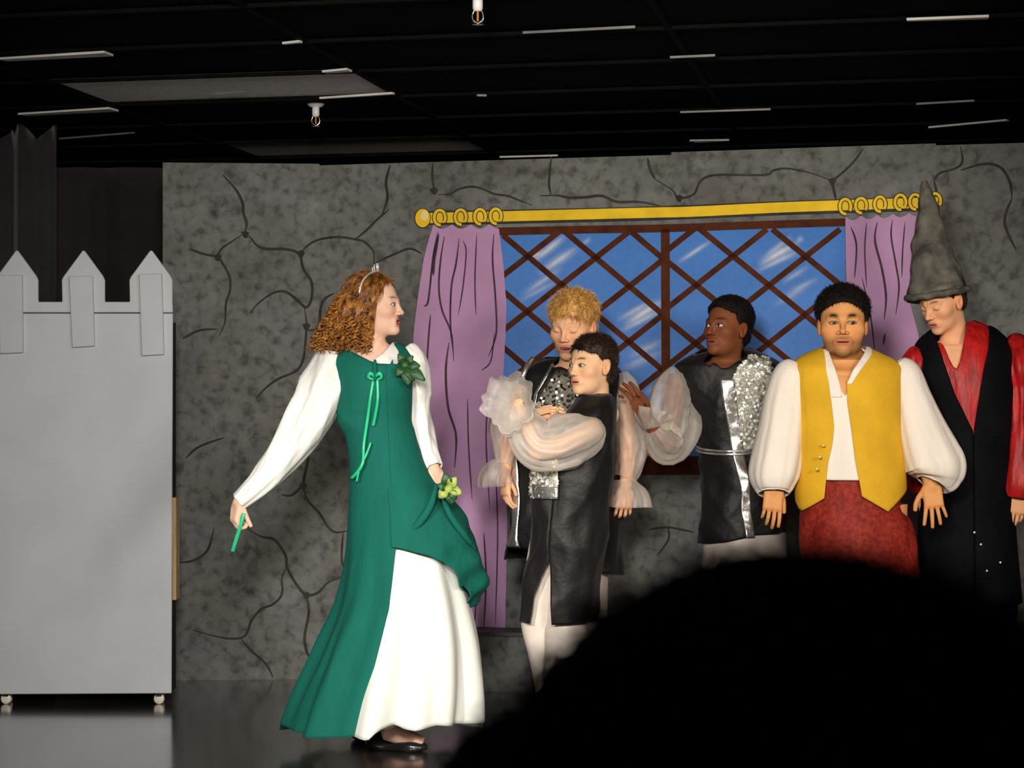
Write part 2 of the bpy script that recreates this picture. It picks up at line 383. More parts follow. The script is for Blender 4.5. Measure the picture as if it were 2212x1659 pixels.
# ---------------------------------------------------------------- sprinkler heads
M_CHROME = mat('chrome', (.85, .85, .83), rough=.16, metal=1, var=.03, bump=0)
M_BULB = mat('amber_glass_bulb', (.5, .2, .03), rough=.1, var=.1, bump=0, coat=.6)
M_WHITE = mat('white_enamel', (.75, .74, .70), rough=.35, var=.03, bump=0)
def sprinkler(px, py_top, label):
    p = ceil_at(px, py_top); p[2] = ZC+.004; t = thing('sprinkler_head', label, 'sprinkler', p, 'pendent sprinkler heads on the ceiling')
    V, f = lathe([(.0, 0), (.036, 0), (.036, -.004), (.024, -.014), (.016, -.015)], p, seg=20); obj('escutcheon', V, f, M_WHITE, t)
    V, f = lathe([(.0155, -.013), (.0155, -.048), (.013, -.05), (.013, -.054)], p, seg=16); obj('pipe_drop', V, f, M_WHITE, t)
    mb = MB()
    for s in (-1, 1):
        V, f = tube([(*(p+np.array([s*.011, 0, -.052])), .0035), (*(p+np.array([s*.0165, 0, -.066])), .0035), (*(p+np.array([s*.014, 0, -.082])), .0035), (*(p+np.array([s*.003, 0, -.090])), .004)], 8, 14, closed_world=True); mb.add(V, f)
    mb.build('frame_arms', M_CHROME, t)
    V, f = tube([(*(p+np.array([0, 0, -.055])), .003), (*(p+np.array([0, 0, -.07])), .0036), (*(p+np.array([0, 0, -.084])), .003)], 8, 8, closed_world=True); obj('glass_bulb', V, f, M_BULB, t)
    V, f = lathe([(.004, -.088), (.017, -.093), (.017, -.095), (.002, -.096)], p, seg=18); obj('deflector', V, f, M_CHROME, t)
sprinkler(1032, -12, 'white and chrome sprinkler head hanging above the blond boy')
sprinkler(682, 226, 'white and chrome sprinkler head hanging above the woman in green')

# ---------------------------------------------------------------- dark drapes at the side of the stage
M_DRAPE = mat('dark_plum_drape', (.013, .010, .013), rough=.9, var=.3, vscale=6, bump=.2, bscale=90, sheen=.2)
M_DRAPE2 = mat('dark_maroon_drape', (.013, .008, .010), rough=.9, var=.3, vscale=6, bump=.2, bscale=90, sheen=.15)
def drape(name, label, px0, px1, pyt, Y, m, amp, k, seed, tops=None, zb=.02):
    n, nv = 90, 24; x = np.linspace(px0, px1, n); r = np.random.default_rng(seed)
    ph = r.uniform(0, 6.3, 3); V = []
    tt = np.interp(x, *zip(*tops)) if tops else np.full(n, pyt)
    for v in np.linspace(0, 1, nv):
        f = np.sin(np.linspace(0, k*6.28, n)+ph[0]+.5*v)+.5*np.sin(np.linspace(0, k*11, n)+ph[1]-.8*v)
        pts = np.array([P(a, b, Y) for a, b in zip(x, tt)]); zt = pts[:, 2].copy()
        pts[:, 1] += amp*f*(.5+.5*v); pts[:, 2] = zt*(1-v)+zb*v; V.append(pts)
    o = obj(name, np.concatenate(V), grid_faces(nv, n), m, None, True, solid=.004); return tag(o, label, 'drape')
drape('stage_drape', 'dark grey pleated drape hanging behind the castle tower', -160, 122, 262, 8.75, M_DRAPE, .045, 3.5, 3, tops=[(-160, 255), (0, 300), (45, 262), (78, 300), (118, 268), (122, 270)])
drape('masking_drape', 'dark maroon masking drape behind the edge of the painted backdrop', 60, 640, 362, 9.6, M_DRAPE2, .03, 5, 5)

# ================================================================== PAINTED BACKDROP
B0 = np.array([-1.545, 8.63]); B1 = np.array([-.857, 8.68]); B2 = np.array([2.95, 7.735])
BT = 2.29
def wall_y(px):                                 # depth of the painted face on the sight line through column px
    s = (px-CX)/F
    for a, b in ((B0, B1), (B1, B2)):
        d = b-a; den = d[0]-s*d[1]; t = (s*a[1]-a[0])/den
        if t <= 1.0001 or b is B2: return a[1]+t*d[1]
def W(px, py, off=.0):
    return P(px, py, wall_y(px)-off)
bd = thing('painted_backdrop', 'grey backdrop flats painted with stones, a lattice window and mauve curtains', 'backdrop', (.6, 8.3, 0))
def stone_material():
    m = bpy.data.materials.new('painted_stone'); m.use_nodes = True; N = m.node_tree.nodes; L = m.node_tree.links; b = N['Principled BSDF']; b.inputs['Roughness'].default_value = .62
    b.inputs['Specular IOR Level'].default_value = .12
    tc = N.new('ShaderNodeTexCoord')
    def noise(s, d, dist=0.):
        n = N.new('ShaderNodeTexNoise'); n.inputs['Scale'].default_value = s; n.inputs['Detail'].default_value = d; n.inputs['Distortion'].default_value = dist; L.new(tc.outputs['Object'], n.inputs['Vector']); return n.outputs['Fac']
    def ramp(v, stops):
        r = N.new('ShaderNodeValToRGB'); e = r.color_ramp.elements
        e[0].position, e[0].color = stops[0][0], (*stops[0][1], 1); e[1].position, e[1].color = stops[-1][0], (*stops[-1][1], 1)
        for p_, c_ in stops[1:-1]: q = e.new(p_); q.color = (*c_, 1)
        L.new(v, r.inputs['Fac']); return r.outputs[0]
    def mix(a, c, f, mode='MIX'):
        x = N.new('ShaderNodeMix'); x.data_type = 'RGBA'; x.blend_type = mode
        if isinstance(f, float): x.inputs['Factor'].default_value = f
        else: L.new(f, x.inputs['Factor'])
        L.new(a, x.inputs['A']); L.new(c, x.inputs['B']); return x.outputs['Result']
    base = ramp(noise(2.2, 5, .4), [(.3, (.120, .120, .118)), (.5, (.158, .161, .158)), (.7, (.195, .200, .198))])
    olive = ramp(noise(3.5, 3, .5), [(.35, (.85, .82, .72)), (.6, (1, 1, 1))])
    c = mix(base, olive, .8, 'MULTIPLY')
    sponge = ramp(noise(24, 7, .3), [(.30, (.50, .50, .49)), (.48, (.98, .98, .98)), (.72, (1.22, 1.22, 1.19))])
    c = mix(c, sponge, 1.0, 'MULTIPLY')
    blot = ramp(noise(6.5, 6, 1.2), [(.28, (.42, .42, .38)), (.42, (1, 1, 1))])
    c = mix(c, blot, .65, 'MULTIPLY')
    L.new(c, b.inputs['Base Color'])
    bp = N.new('ShaderNodeBump'); bp.inputs['Strength'].default_value = .12; bp.inputs['Distance'].default_value = .01; L.new(noise(30, 5), bp.inputs['Height']); L.new(bp.outputs[0], b.inputs['Normal'])
    return m
M_STONE = stone_material()
def flat(p, q, zt0, zt1, m=M_STONE, th=.03):
    d = np.array([q[0]-p[0], q[1]-p[1], 0]); nrm = np.array([-d[1], d[0], 0])/np.linalg.norm(d)
    poly = [(p[0], p[1], 0), (q[0], q[1], 0), (q[0], q[1], zt1), (p[0], p[1], zt0)]
    V, f = prism(poly, nrm*th); return obj('flat_panel', V, f, m, bd, False)
def on_wall(px):
    y = wall_y(px); return np.array([(px-CX)/F*y, y])
j1 = on_wall(1450); j2 = on_wall(2022)
flat(B0, B1, 2.292, 2.292); flat(B1, j1, 2.285, 2.285); flat(j1, j2, 2.296, 2.300); flat(j2, B2, 2.292, 2.29)
# timber stiffeners behind, so that the flats stand
M_PINE = mat('raw_pine', (.45, .30, .14), rough=.7, var=.25, vscale=5, stretch=(8, 8, 1), bump=.1)
for px in (420, 640, 900, 1200, 1430, 1480, 1750, 2000, 2060, 2212):
    c = on_wall(px); V, f = box_geo((c[0]+.01, c[1]+.065, 1.12), (.022, .03, 1.12)); obj('stiffener', V, f, M_PINE, bd, False)

def paint(name, col, rough=.8, var=.1, **k): return mat(name, col, rough=rough, var=var, vscale=k.pop('vscale', 14.), bump=.05, spec=.08, **k)
M_MAUVE = paint('mauve_paint', (.50, .285, .475), var=.09, vscale=5.)
M_GOLD = paint('gold_paint', (.86, .56, .030), var=.1)
M_GOLDL = paint('pale_gold_paint', (.85, .70, .30), var=.15)
M_BROWN = paint('brown_paint', (.080, .023, .010), var=.3)
M_LINE = paint('dark_line_paint', (.046, .040, .034), var=.3)
M_LINE2 = paint('dark_plum_line_paint', (.075, .040, .060), var=.3)
def wall_grid(name, left, right, y0, y1, nu, nv, off, m, parent, col=None, topf=None, botf=None):
    """a painted area between two edge curves (py->px), laid on the backdrop as a thin skin of paint"""
    L_ = np.array(left, float); R_ = np.array(right, float); V = []; UV = []
    for v in np.linspace(0, 1, nv):
        for u in np.linspace(0, 1, nu):
            a = y0 if topf is None else topf(u); b = y1 if botf is None else botf(u)
            py = a+(b-a)*v; x0 = np.interp(py, L_[:, 0], L_[:, 1]); x1 = np.interp(py, R_[:, 0], R_[:, 1]); px = x0+(x1-x0)*u
            V.append(W(px, py, off)); UV.append((px, py))
    UV = np.array(UV)
    return obj(name, V, grid_faces(nv, nu)[:, ::-1], m, parent, False, col(UV) if col else None, solid=.0)
def strip(name, pts, wd, off, m, parent, taper=True, n=None, wpx=True):
    K = np.array(pts, float); n = n or max(4, len(K)*4); S = smooth_keys(K, n) if len(K) > 2 else K[0]+(K[1]-K[0])*np.linspace(0, 1, n)[:, None]
    T = np.gradient(S, axis=0); T /= np.linalg.norm(T, axis=1)[:, None]+1e-9; A = np.stack([-T[:, 1], T[:, 0]], 1)
    t = np.linspace(0, 1, n); w_ = wd/2*(np.minimum(1, .3+3*np.minimum(t, 1-t)) if taper else np.ones(n))[:, None]
    a = S-A*w_; b = S+A*w_; V = []
    for (x0, y0), (x1, y1) in zip(a, b): V += [W(x0, y0, off), W(x1, y1, off)]
    return obj(name, V, grid_faces(n, 2), m, parent, False)
JOINTS = [
 [(481,378),(510,410),(524,439),(526,461),(533,483),(528,504)], [(528,504),(499,523),(479,537),(474,555),(495,595),(497,627),(488,656),(486,696),(474,725)],
 [(409,537),(438,548),(474,555)], [(528,504),(543,515),(553,528),(571,537),(622,539),(647,550),(655,580),(673,609),(673,645),(662,664),(647,653),(626,635),(608,629),(586,635),(557,656),(541,676)],
 [(647,550),(665,530),(691,517),(731,512),(767,517),(788,523),(807,544),(807,570)], [(767,517),(792,497),(814,475),(841,452)], [(825,465),(837,428),(834,392),(843,356)],
 [(807,570),(854,548),(886,537),(911,548)], [(658,664),(662,700),(660,736),(655,776),(640,801),(600,819),(571,841),(553,862)], [(662,714),(687,707),(693,664),(702,645),(723,633)],
 [(394,732),(430,714),(470,711)], [(401,990),(430,965),(485,945)], [(667,961),(665,994),(658,1027),(653,1048),(629,1070),(608,1068)],
 [(655,1052),(665,1081),(691,1110),(709,1139),(727,1150),(752,1146)], [(741,1150),(738,1207),(745,1229)],
 [(535,1142),(564,1159),(593,1166),(617,1200),(620,1225),(640,1262),(662,1285),(687,1280),(709,1258),(745,1244)],
 [(620,1225),(609,1247),(609,1283),(590,1305),(564,1316),(543,1341),(532,1370),(514,1379),(477,1377),(416,1361)],
 [(521,1381),(543,1406),(575,1435),(590,1464)], [(662,1287),(667,1323),(658,1374),(662,1406),(673,1428)], [(463,1139),(448,1189),(416,1211),(387,1215)],
 [(1415,387),(1453,411),(1465,428),(1498,420),(1514,391),(1547,378),(1650,378),(1671,368),(1700,364),(1745,372),(1795,389)], [(1399,341),(1404,365),(1415,387)],
 [(1795,389),(1803,387),(1840,354),(1865,321)], [(2017,391),(2030,374),(2063,364),(2079,349),(2075,316)], [(2075,368),(2125,354),(2162,362),(2182,395),(2186,428)], [(2018,391),(2024,420),(2030,470)],
 [(947,420),(973,419),(990,409),(1019,403),(1045,409),(1068,419),(1097,423),(1120,432),(1149,443)], [(1167,423),(1204,422),(1230,427),(1265,426),(1300,423),(1333,436),(1381,436),(1427,445)],
 [(935,352),(934,380),(938,415)], [(1191,338),(1186,395),(1190,420)], [(1797,392),(1800,405),(1806,432)], [(1402,1144),(1443,1139),(1500,1150)], [(1443,1139),(1444,1165),(1420,1200)], [(2186,428),(2170,480),(2195,540)],
]
for k, J in enumerate(JOINTS): strip('painted_joint', J, 4.8 if k % 3 else 6.0, .003, M_LINE, bd)
for x, y in ((470, 556), (650, 548), (662, 705), (662, 1286), (530, 506), (1798, 392), (655, 1050), (938, 412), (1467, 428)):    # dark corners where three stones meet
    V = [W(x-9, y-4, .0025), W(x+1, y-8, .0025), W(x+9, y-3, .0025), W(x+3, y+9, .0025), W(x-4, y+7, .0025)]
    obj('painted_joint', V, [[4, 3, 2, 1, 0]], M_LINE, bd, False)

# ---- window: sky with brushed white streaks, brown lattice
STREAKS = [((1150, 565), (1215, 515), 8, .75), ((1165, 590), (1240, 540), 9, .7), ((1135, 560), (1170, 545), 6, .6), ((1130, 635), (1205, 585), 7, .45), ((1120, 650), (1200, 610), 6, .3),
           ((1350, 700), (1425, 655), 10, .8), ((1340, 715), (1428, 672), 6, .5), ((1335, 690), (1400, 655), 6, .5), ((1360, 770), (1425, 740), 10, .45), ((1350, 790), (1428, 760), 6, .3), ((1340, 800), (1420, 770), 8, .25),
           ((1465, 566), (1530, 525), 5, .6), ((1640, 570), (1715, 530), 9, .85), ((1635, 585), (1722, 545), 6, .55), ((1650, 555), (1705, 515), 6, .4), ((1690, 610), (1740, 580), 6, .35), ((1700, 635), (1760, 605), 7, .35),
           ((1255, 530), (1275, 516), 6, .35), ((1670, 660), (1735, 625), 8, .25), ((1480, 760), (1500, 750), 6, .2), ((1720, 520), (1735, 515), 7, .4), ((1390, 850), (1428, 830), 7, .25)]
def sky_colour(UV):
    c = np.tile(np.array([.090, .235, .62]), (len(UV), 1)); n = sinoise(np.c_[UV*[.02, .035], 0*UV[:, :1]], 1.2, 4)
    c *= (1+.10*n)[:, None]; c += np.clip((UV[:, 1:2]-650)/330, -.4, .5)*np.array([.03, .02, .02])
    for a, b, wd, s in STREAKS:
        a = np.array(a, float); d = np.array(b)-a; L_ = np.linalg.norm(d); d /= L_; q = UV-a; t = q@d/L_; e = np.abs(q@np.array([-d[1], d[0]]))/wd
        g = s*np.exp(-e*e*1.3)*np.clip(1.25-np.abs(t-.55)*2.0, 0, 1)*(.85+.15*np.sin(q@np.array([-d[1], d[0]])*.5+t*3)); c += (np.array([.80, .80, .78])-c)*g[:, None]
    return np.clip(c, 0, 1)
M_SKY = mat('painted_sky', (1, 1, 1), rough=.8, spec=.1, attr=True, var=.08, vscale=40, bump=.04)
sky = wall_grid('window_sky', [(480, 1076), (580, 1084), (985, 1084)], [(480, 1826), (985, 1826)], 492, 988, 250, 150, .003, M_SKY, bd, sky_colour, topf=lambda u: 500-16*u)
def clip_seg(x0, y0, x1, y1, X0, Y0, X1, Y1):
    t0, t1 = 0., 1.; dx, dy = x1-x0, y1-y0
    for p_, q_ in ((-dx, x0-X0), (dx, X1-x0), (-dy, y0-Y0), (dy, Y1-y0)):
        if abs(p_) < 1e-9:
            if q_ < 0: return None
            continue
        r = q_/p_
        if p_ < 0: t0 = max(t0, r)
        else: t1 = min(t1, r)
    return None if t0 >= t1 else (x0+dx*t0, y0+dy*t0, x0+dx*t1, y0+dy*t1)
def lattice(X0, X1, fam):
    for x0s, y_, sl in fam:
        for x0 in x0s:
            s = clip_seg(x0, y_, x0+600*(1 if sl > 0 else -1), y_+600*abs(sl), X0, 495 if X0 < 1300 else 488, X1, 986)
            if s: strip('lattice_bar', [s[:2], s[2:]], 12.5, .0045, M_BROWN, bd, taper=False, n=10)
lattice(1086, 1437, [([1078+143*k for k in range(-4, 3)], 501, .845), ([1207+151*k for k in range(0, 6)], 501, -.785)])
lattice(1440, 1824, [([1356+156*k for k in range(-3, 3)], 495, .815), ([1657+158*k for k in range(-1, 6)], 495, -.79)])
strip('window_mullion', [(1437, 495), (1438, 740), (1438, 988)], 19, .006, M_BROWN, bd, taper=False, n=12)
strip('window_head_rail', [(1076, 500), (1260, 496), (1438, 493), (1640, 486), (1826, 480)], 17, .006, M_BROWN, bd, taper=False, n=24)
strip('window_sill', [(1080, 1005), (1438, 1006), (1826, 1000)], 40, .006, M_BROWN, bd, taper=False, n=24)
# ---- curtains with painted fold lines
cl_left = [(487, 936), (520, 925), (560, 915), (640, 903), (720, 893), (850, 890), (1000, 905), (1362, 930)]
cl_right = [(487, 1077), (580, 1088), (660, 1094), (720, 1092), (830, 1086), (1000, 1092), (1130, 1096), (1362, 1091)]
scal = lambda xs, y0: (lambda u: y0+9*np.abs(np.sin(u*math.pi*xs)))
c1 = wall_grid('painted_curtain', cl_left, cl_right, 487, 1362, 60, 60, .008, M_MAUVE, bd, topf=lambda u: 484+10*abs(math.sin(u*math.pi*3.5)))
cr_left = [(460, 1826), (600, 1828), (760, 1850), (1000, 1860), (1362, 1850)]
cr_right = [(455, 1981), (560, 1968), (640, 1962), (730, 1986), (1000, 1995), (1362, 1985)]
c2 = wall_grid('painted_curtain', cr_left, cr_right, 462, 1362, 60, 60, .008, M_MAUVE, bd, topf=lambda u: 468-10*u+9*abs(math.sin(u*math.pi*4.5)))
for Lq, wd in (([(946,500),(935,560),(925,650),(915,660)],4), ([(948,505),(938,560),(936,595)],6), ([(960,510),(952,560),(948,620),(955,670),(975,720),(980,780)],4), ([(992,515),(985,570),(975,620),(973,700),(979,760)],4),
               ([(1030,505),(1026,600),(1028,680)],3), ([(1067,505),(1064,560),(1070,640),(1072,720),(1055,770)],4), ([(1000,520),(1007,545),(1000,620),(990,680)],3), ([(930,680),(925,740),(918,860)],4),
               ([(970,740),(963,800),(968,880),(985,940),(982,1010)],5), ([(1068,720),(1060,780),(1040,800)],3), ([(1010,860),(1012,960),(1020,1080)],3), ([(1055,850),(1050,950),(1058,1100)],3), ([(1045,1150),(1050,1250),(1045,1355)],4),
               ([(1070,1000),(1075,1150),(1070,1350)],3), ([(1030,1200),(1028,1300),(1024,1358)],3), ([(905,800),(915,900),(925,1000)],3)):
    strip('painted_fold_line', Lq, wd, .0095, M_LINE2, bd)
for Lq, wd in (([(1838,490),(1850,530),(1846,600)],4), ([(1872,480),(1868,540),(1872,620)],3), ([(1895,480),(1890,520),(1905,580),(1914,640),(1910,690)],5), ([(1928,475),(1925,510),(1935,570),(1942,620),(1935,680)],4), ([(1955,480),(1950,540),(1948,600)],3), ([(1912,720),(1908,745)],4), ([(1862,600),(1880,680),(1890,760)],3)):
    strip('painted_fold_line', Lq, wd, .0095, M_LINE2, bd)
# ---- curtain rod, finial and rings
strip('painted_rod_outline', [(925, 471), (1100, 468), (1400, 461), (1700, 449), (1990, 440)], 30, .0096, M_LINE, bd, taper=False, n=40)
strip('painted_rod', [(925, 471), (1100, 467), (1400, 459.5), (1500, 457), (1700, 447.5), (1990, 438), (2020, 436)], 22, .0112, M_GOLD, bd, taper=False, n=40)
def disc(name, cx, cy, rx, ry, off, m):
    t = np.linspace(0, 2*np.pi, 24, endpoint=False); V = [W(cx+rx*math.cos(a), cy+ry*math.sin(a), off) for a in t]; return obj(name, V, [list(range(24))[::-1]], m, bd, False)
disc('painted_rod_outline', 913, 471, 18, 22, .0112, M_LINE); disc('painted_finial', 913, 471, 16, 20, .0122, M_GOLD); disc('painted_finial_glint', 917, 466, 8, 11, .013, M_GOLDL)
def ring(cx, cy, rx, ry):
    for m, w0, off in ((M_LINE, 10, .0125), (M_GOLD, 6, .0140)):
        t = np.linspace(-.2*np.pi, 1.55*np.pi, 26); V = []
        for a in t:
            for r in (-w0/2, w0/2): V.append(W(cx+(rx+r)*math.cos(a), cy-(ry+r)*math.sin(a), off))
        obj('painted_ring', V, grid_faces(26, 2), m, bd, False)
for x, y in ((950, 470), (995, 469), (1037, 468), (1071, 467), (1826, 446), (1860, 444), (1901, 441), (1945, 437), (1977, 436), (2020, 434)): ring(x, y, 12, 16)

# ---------------------------------------------------------------- low stone-painted platform at the foot of the backdrop
pl = thing('stage_platform', 'low grey platform painted as a stone ledge under the curtains', 'platform', (.8, 8.15, 0))
def plat_pt(px, yf): 
    return on_wall(px)-np.array([0, yf])
a, b = plat_pt(900, .17), plat_pt(2300, .17); a2, b2 = plat_pt(900, .004), plat_pt(2300, .004)
V, f = prism([(a[0], a[1], 0), (b[0], b[1], 0), (b2[0], b2[1], 0), (a2[0], a2[1], 0)], (0, 0, .238)); o = obj('riser', V, f, M_STONE, pl, False)
V, f = prism([(a[0]-.01, a[1]-.012, .238), (b[0], b[1]-.012, .238), (b2[0], b2[1], .238), (a2[0]-.01, a2[1], .238)], (0, 0, .016)); obj('tread', V, f, mat('dark_grey_paint', (.06, .062, .06), rough=.6, var=.3), pl, False)

# ================================================================== CASTLE TOWER ON CASTERS
TY = 7.94
M_GREY = mat('light_grey_paint', (.535, .56, .59), rough=.5, var=.06, vscale=3.5, bump=.06, bscale=25)
tw = thing('castle_tower', 'light grey wooden castle tower panel with pointed battlements on casters', 'stage prop', P(178, 1524, TY))
def poly_board(name, pts, y, th, m, parent):
    V, f = prism([P(a, b, TY)*np.array([1, 0, 1])+np.array([0, y, 0]) for a, b in pts], (0, th, 0)); o = obj(name, V, f, m, parent, False)
    md = o.modifiers.new('bevel', 'BEVEL'); md.width = .003; md.segments = 1; md.limit_method = 'ANGLE'; return o
poly_board('face_board', [(-16, 1500), (370, 1498), (373, 677), (-16, 677)], TY, .014, M_GREY, tw)
pts = [(-16, 675)]
for c in (36, 180, 326):
    pts += [(c-46 if c > 50 else -16, 652), (c-47, 605), (c-44, 598), (c-2, 541), (c+2, 541), (c+42, 596), (c+46, 605), (c+46, 652)]
pts[-1] = (372, 652); pts[1] = (-16, 652); pts[2] = (-11, 605)
pts += [(373, 675)]
poly_board('battlement_board', pts, TY+.001, .014, M_GREY, tw)
for a in (([(2, 764), (52, 762), (50, 594), (0, 594)]), ([(158, 751), (206, 748), (202, 596), (151, 597)]), ([(308, 769), (356, 766), (351, 591), (302, 593)])):
    poly_board('merlon_slat', a, TY-.021, .021, M_GREY, tw)
xl, xr = P(-16, 0, TY)[0], P(371, 0, TY)[0]; zb, zt = P(0, 1500, TY)[2], P(0, 690, TY)[2]
for x in (xl+.02, xr-.022): V, f = box_geo((x, TY+.065, (zb+zt)/2), (.019, .05, (zt-zb)/2-.01)); obj('side_frame', V, f, M_BLACK, tw, False)
for z in (zb+.03, (zb+zt)/2, zt-.03): V, f = box_geo(((xl+xr)/2, TY+.065, z), ((xr-xl)/2-.042, .045, .019)); obj('cross_rail', V, f, M_PINE, tw, False)
z0, z1 = P(0, 1298, TY)[2], P(0, 1076, TY)[2]; V, f = box_geo((xr+.004, TY+.075, (z0+z1)/2), (.008, .04, (z1-z0)/2)); obj('pine_block', V, f, M_PINE, tw, False)
V, f = box_geo(((xl+xr)/2, TY+.065, zb+.003), ((xr-xl)/2-.03, .048, .003)); obj('base_board', V, f, M_BLACK, tw, False)
M_NYLON = mat('cream_nylon', (.75, .70, .58), rough=.3, var=.05, bump=0)
for px in (8, 340):
    for dy in (.04, .10):
        c = P(px, 1512, TY); c[1] = TY+dy; c[2] = .0215
        V, f = lathe([(.002, -.009), (.018, -.009), (.0215, -.006), (.0215, .006), (.018, .009), (.002, .009)], c, axis=(0, 1, 0) if dy < .05 else (1, .3, 0), seg=20)
        w_ = obj('caster_wheel', V, f, M_NYLON, tw)
        V, f = box_geo((c[0], c[1], .0385), (.012, .012, .0065)); obj('caster_bracket', V, f, M_CHROME, w_, False)
# ================================================================== PEOPLE: shared builders
M_SKIN = mat('skin', (1, 1, 1), rough=.6, attr=True, var=.07, vscale=30, bump=.06, bscale=180, spec=.25)
M_SKIN.node_tree.nodes['Principled BSDF'].inputs['Subsurface Weight'].default_value = .12
M_SKIN.node_tree.nodes['Principled BSDF'].inputs['Subsurface Radius'].default_value = (.012, .005, .003)
def frame(yaw, pitch=0, roll=0):         # yaw 0 faces the audience, +90 faces picture right; columns: side, forward, up
    y, p, r = map(math.radians, (yaw, pitch, roll))
    f0 = np.array([math.sin(y), -math.cos(y), 0]); f = f0*math.cos(p)+np.array([0, 0, math.sin(p)])
    up = -f0*math.sin(p)+np.array([0, 0, math.cos(p)]); x = np.cross(f, up)
    x2 = x*math.cos(r)+up*math.sin(r); up2 = up*math.cos(r)-x*math.sin(r)
    return np.stack([x2, f, up2], 1)
def head_sdf(q, o):
    """q in head coordinates (metres for an adult head): x side, y forward, z up."""
    a = q.copy(); a[:, 0] = np.abs(a[:, 0]); wj = o.get('jaw', 1.)
    d = ell(q, (0, -.014, .036), (.075, .095, .081))
    d = smin(d, ell(q, (0, .022, -.022), (.063*wj, .068, .088)), .03)
    d = smin(d, ell(q, (0, .036, -.078), (.047*wj, .046, .036)), .028)
    d = smin(d, ell(q, (0, .076, -.100), (.022, .017, .016)), .022)
    d = smin(d, ell(a, (.043*wj, .054, -.026), (.021, .022, .018)), .028)
    d = smin(d, caps(a, (.010, .084, .013), (.044, .070, .016), .0095, .007), .014)
    d = smax(d, -ell(a, (.0315, .098, -.0035), (.0165, .018, .0125)), .012)
    d = smin(d, ell(a, (.0305, .0745, -.004), (.0145, .0125, .0120)), .003)
    if o.get('lids'):
        d = smin(d, ell(a, (.0305, .0758, -.002), (.0158, .0130, .0112)), .003)
    d = smin(d, caps(a, (.018, .0845, .0035), (.044, .0745, .0035), .0034, .003), .005)
    d = smin(d, caps(a, (.019, .0835, -.0115), (.042, .0745, -.0115), .0028), .005)
    nl = o.get('nose', 1.)
    d = smin(d, caps(q, (0, .087, .006), (0, .087+.021*nl, -.031), .0062, .0085), .013)
    d = smin(d, ell(q, (0, .088+.022*nl, -.034), (.0095, .0095, .0085)), .008)
    d = smin(d, ell(a, (.0125*o.get('nosew', 1.), .0965, -.0375), (.0068, .009, .0065)), .006)
    d = smax(d, -ell(a, (.0065, .1035, -.0445), (.0032, .0045, .004)), .003)
    mo = o.get('mouth', 0.); zl = -.0685; lp = o.get('lips', 1.); ly = o.get('lipy', -.003)
    d = smin(d, ell(q, (0, .083+ly*.5, -.068), (.030, .014, .018)), .012)
    d = smin(d, ell(q, (0, .0925+ly, zl+.005+mo*.4), (.022, .0075, .0052*lp)), .005)
    d = smin(d, ell(q, (0, .0905+ly, zl-.006-mo*.6), (.019, .0078, .0064*lp)), .005)
    d = smax(d, -ell(q, (0, .098+ly, zl-mo*.1), (.023-mo*.3, .016, .0016+mo)), .003)
    e = ell(np.stack([a[:, 0]-.077, q[:, 1]+.006+.25*(q[:, 2]+.012), q[:, 2]+.012], 1), (0, 0, 0), (.009, .0185, .031))
    e = smax(e, -ell(np.stack([a[:, 0]-.088, q[:, 1]+.001, q[:, 2]+.012], 1), (0, 0, 0), (.008, .010, .018)), .004)
    d = smin(d, e, .006)
    return d
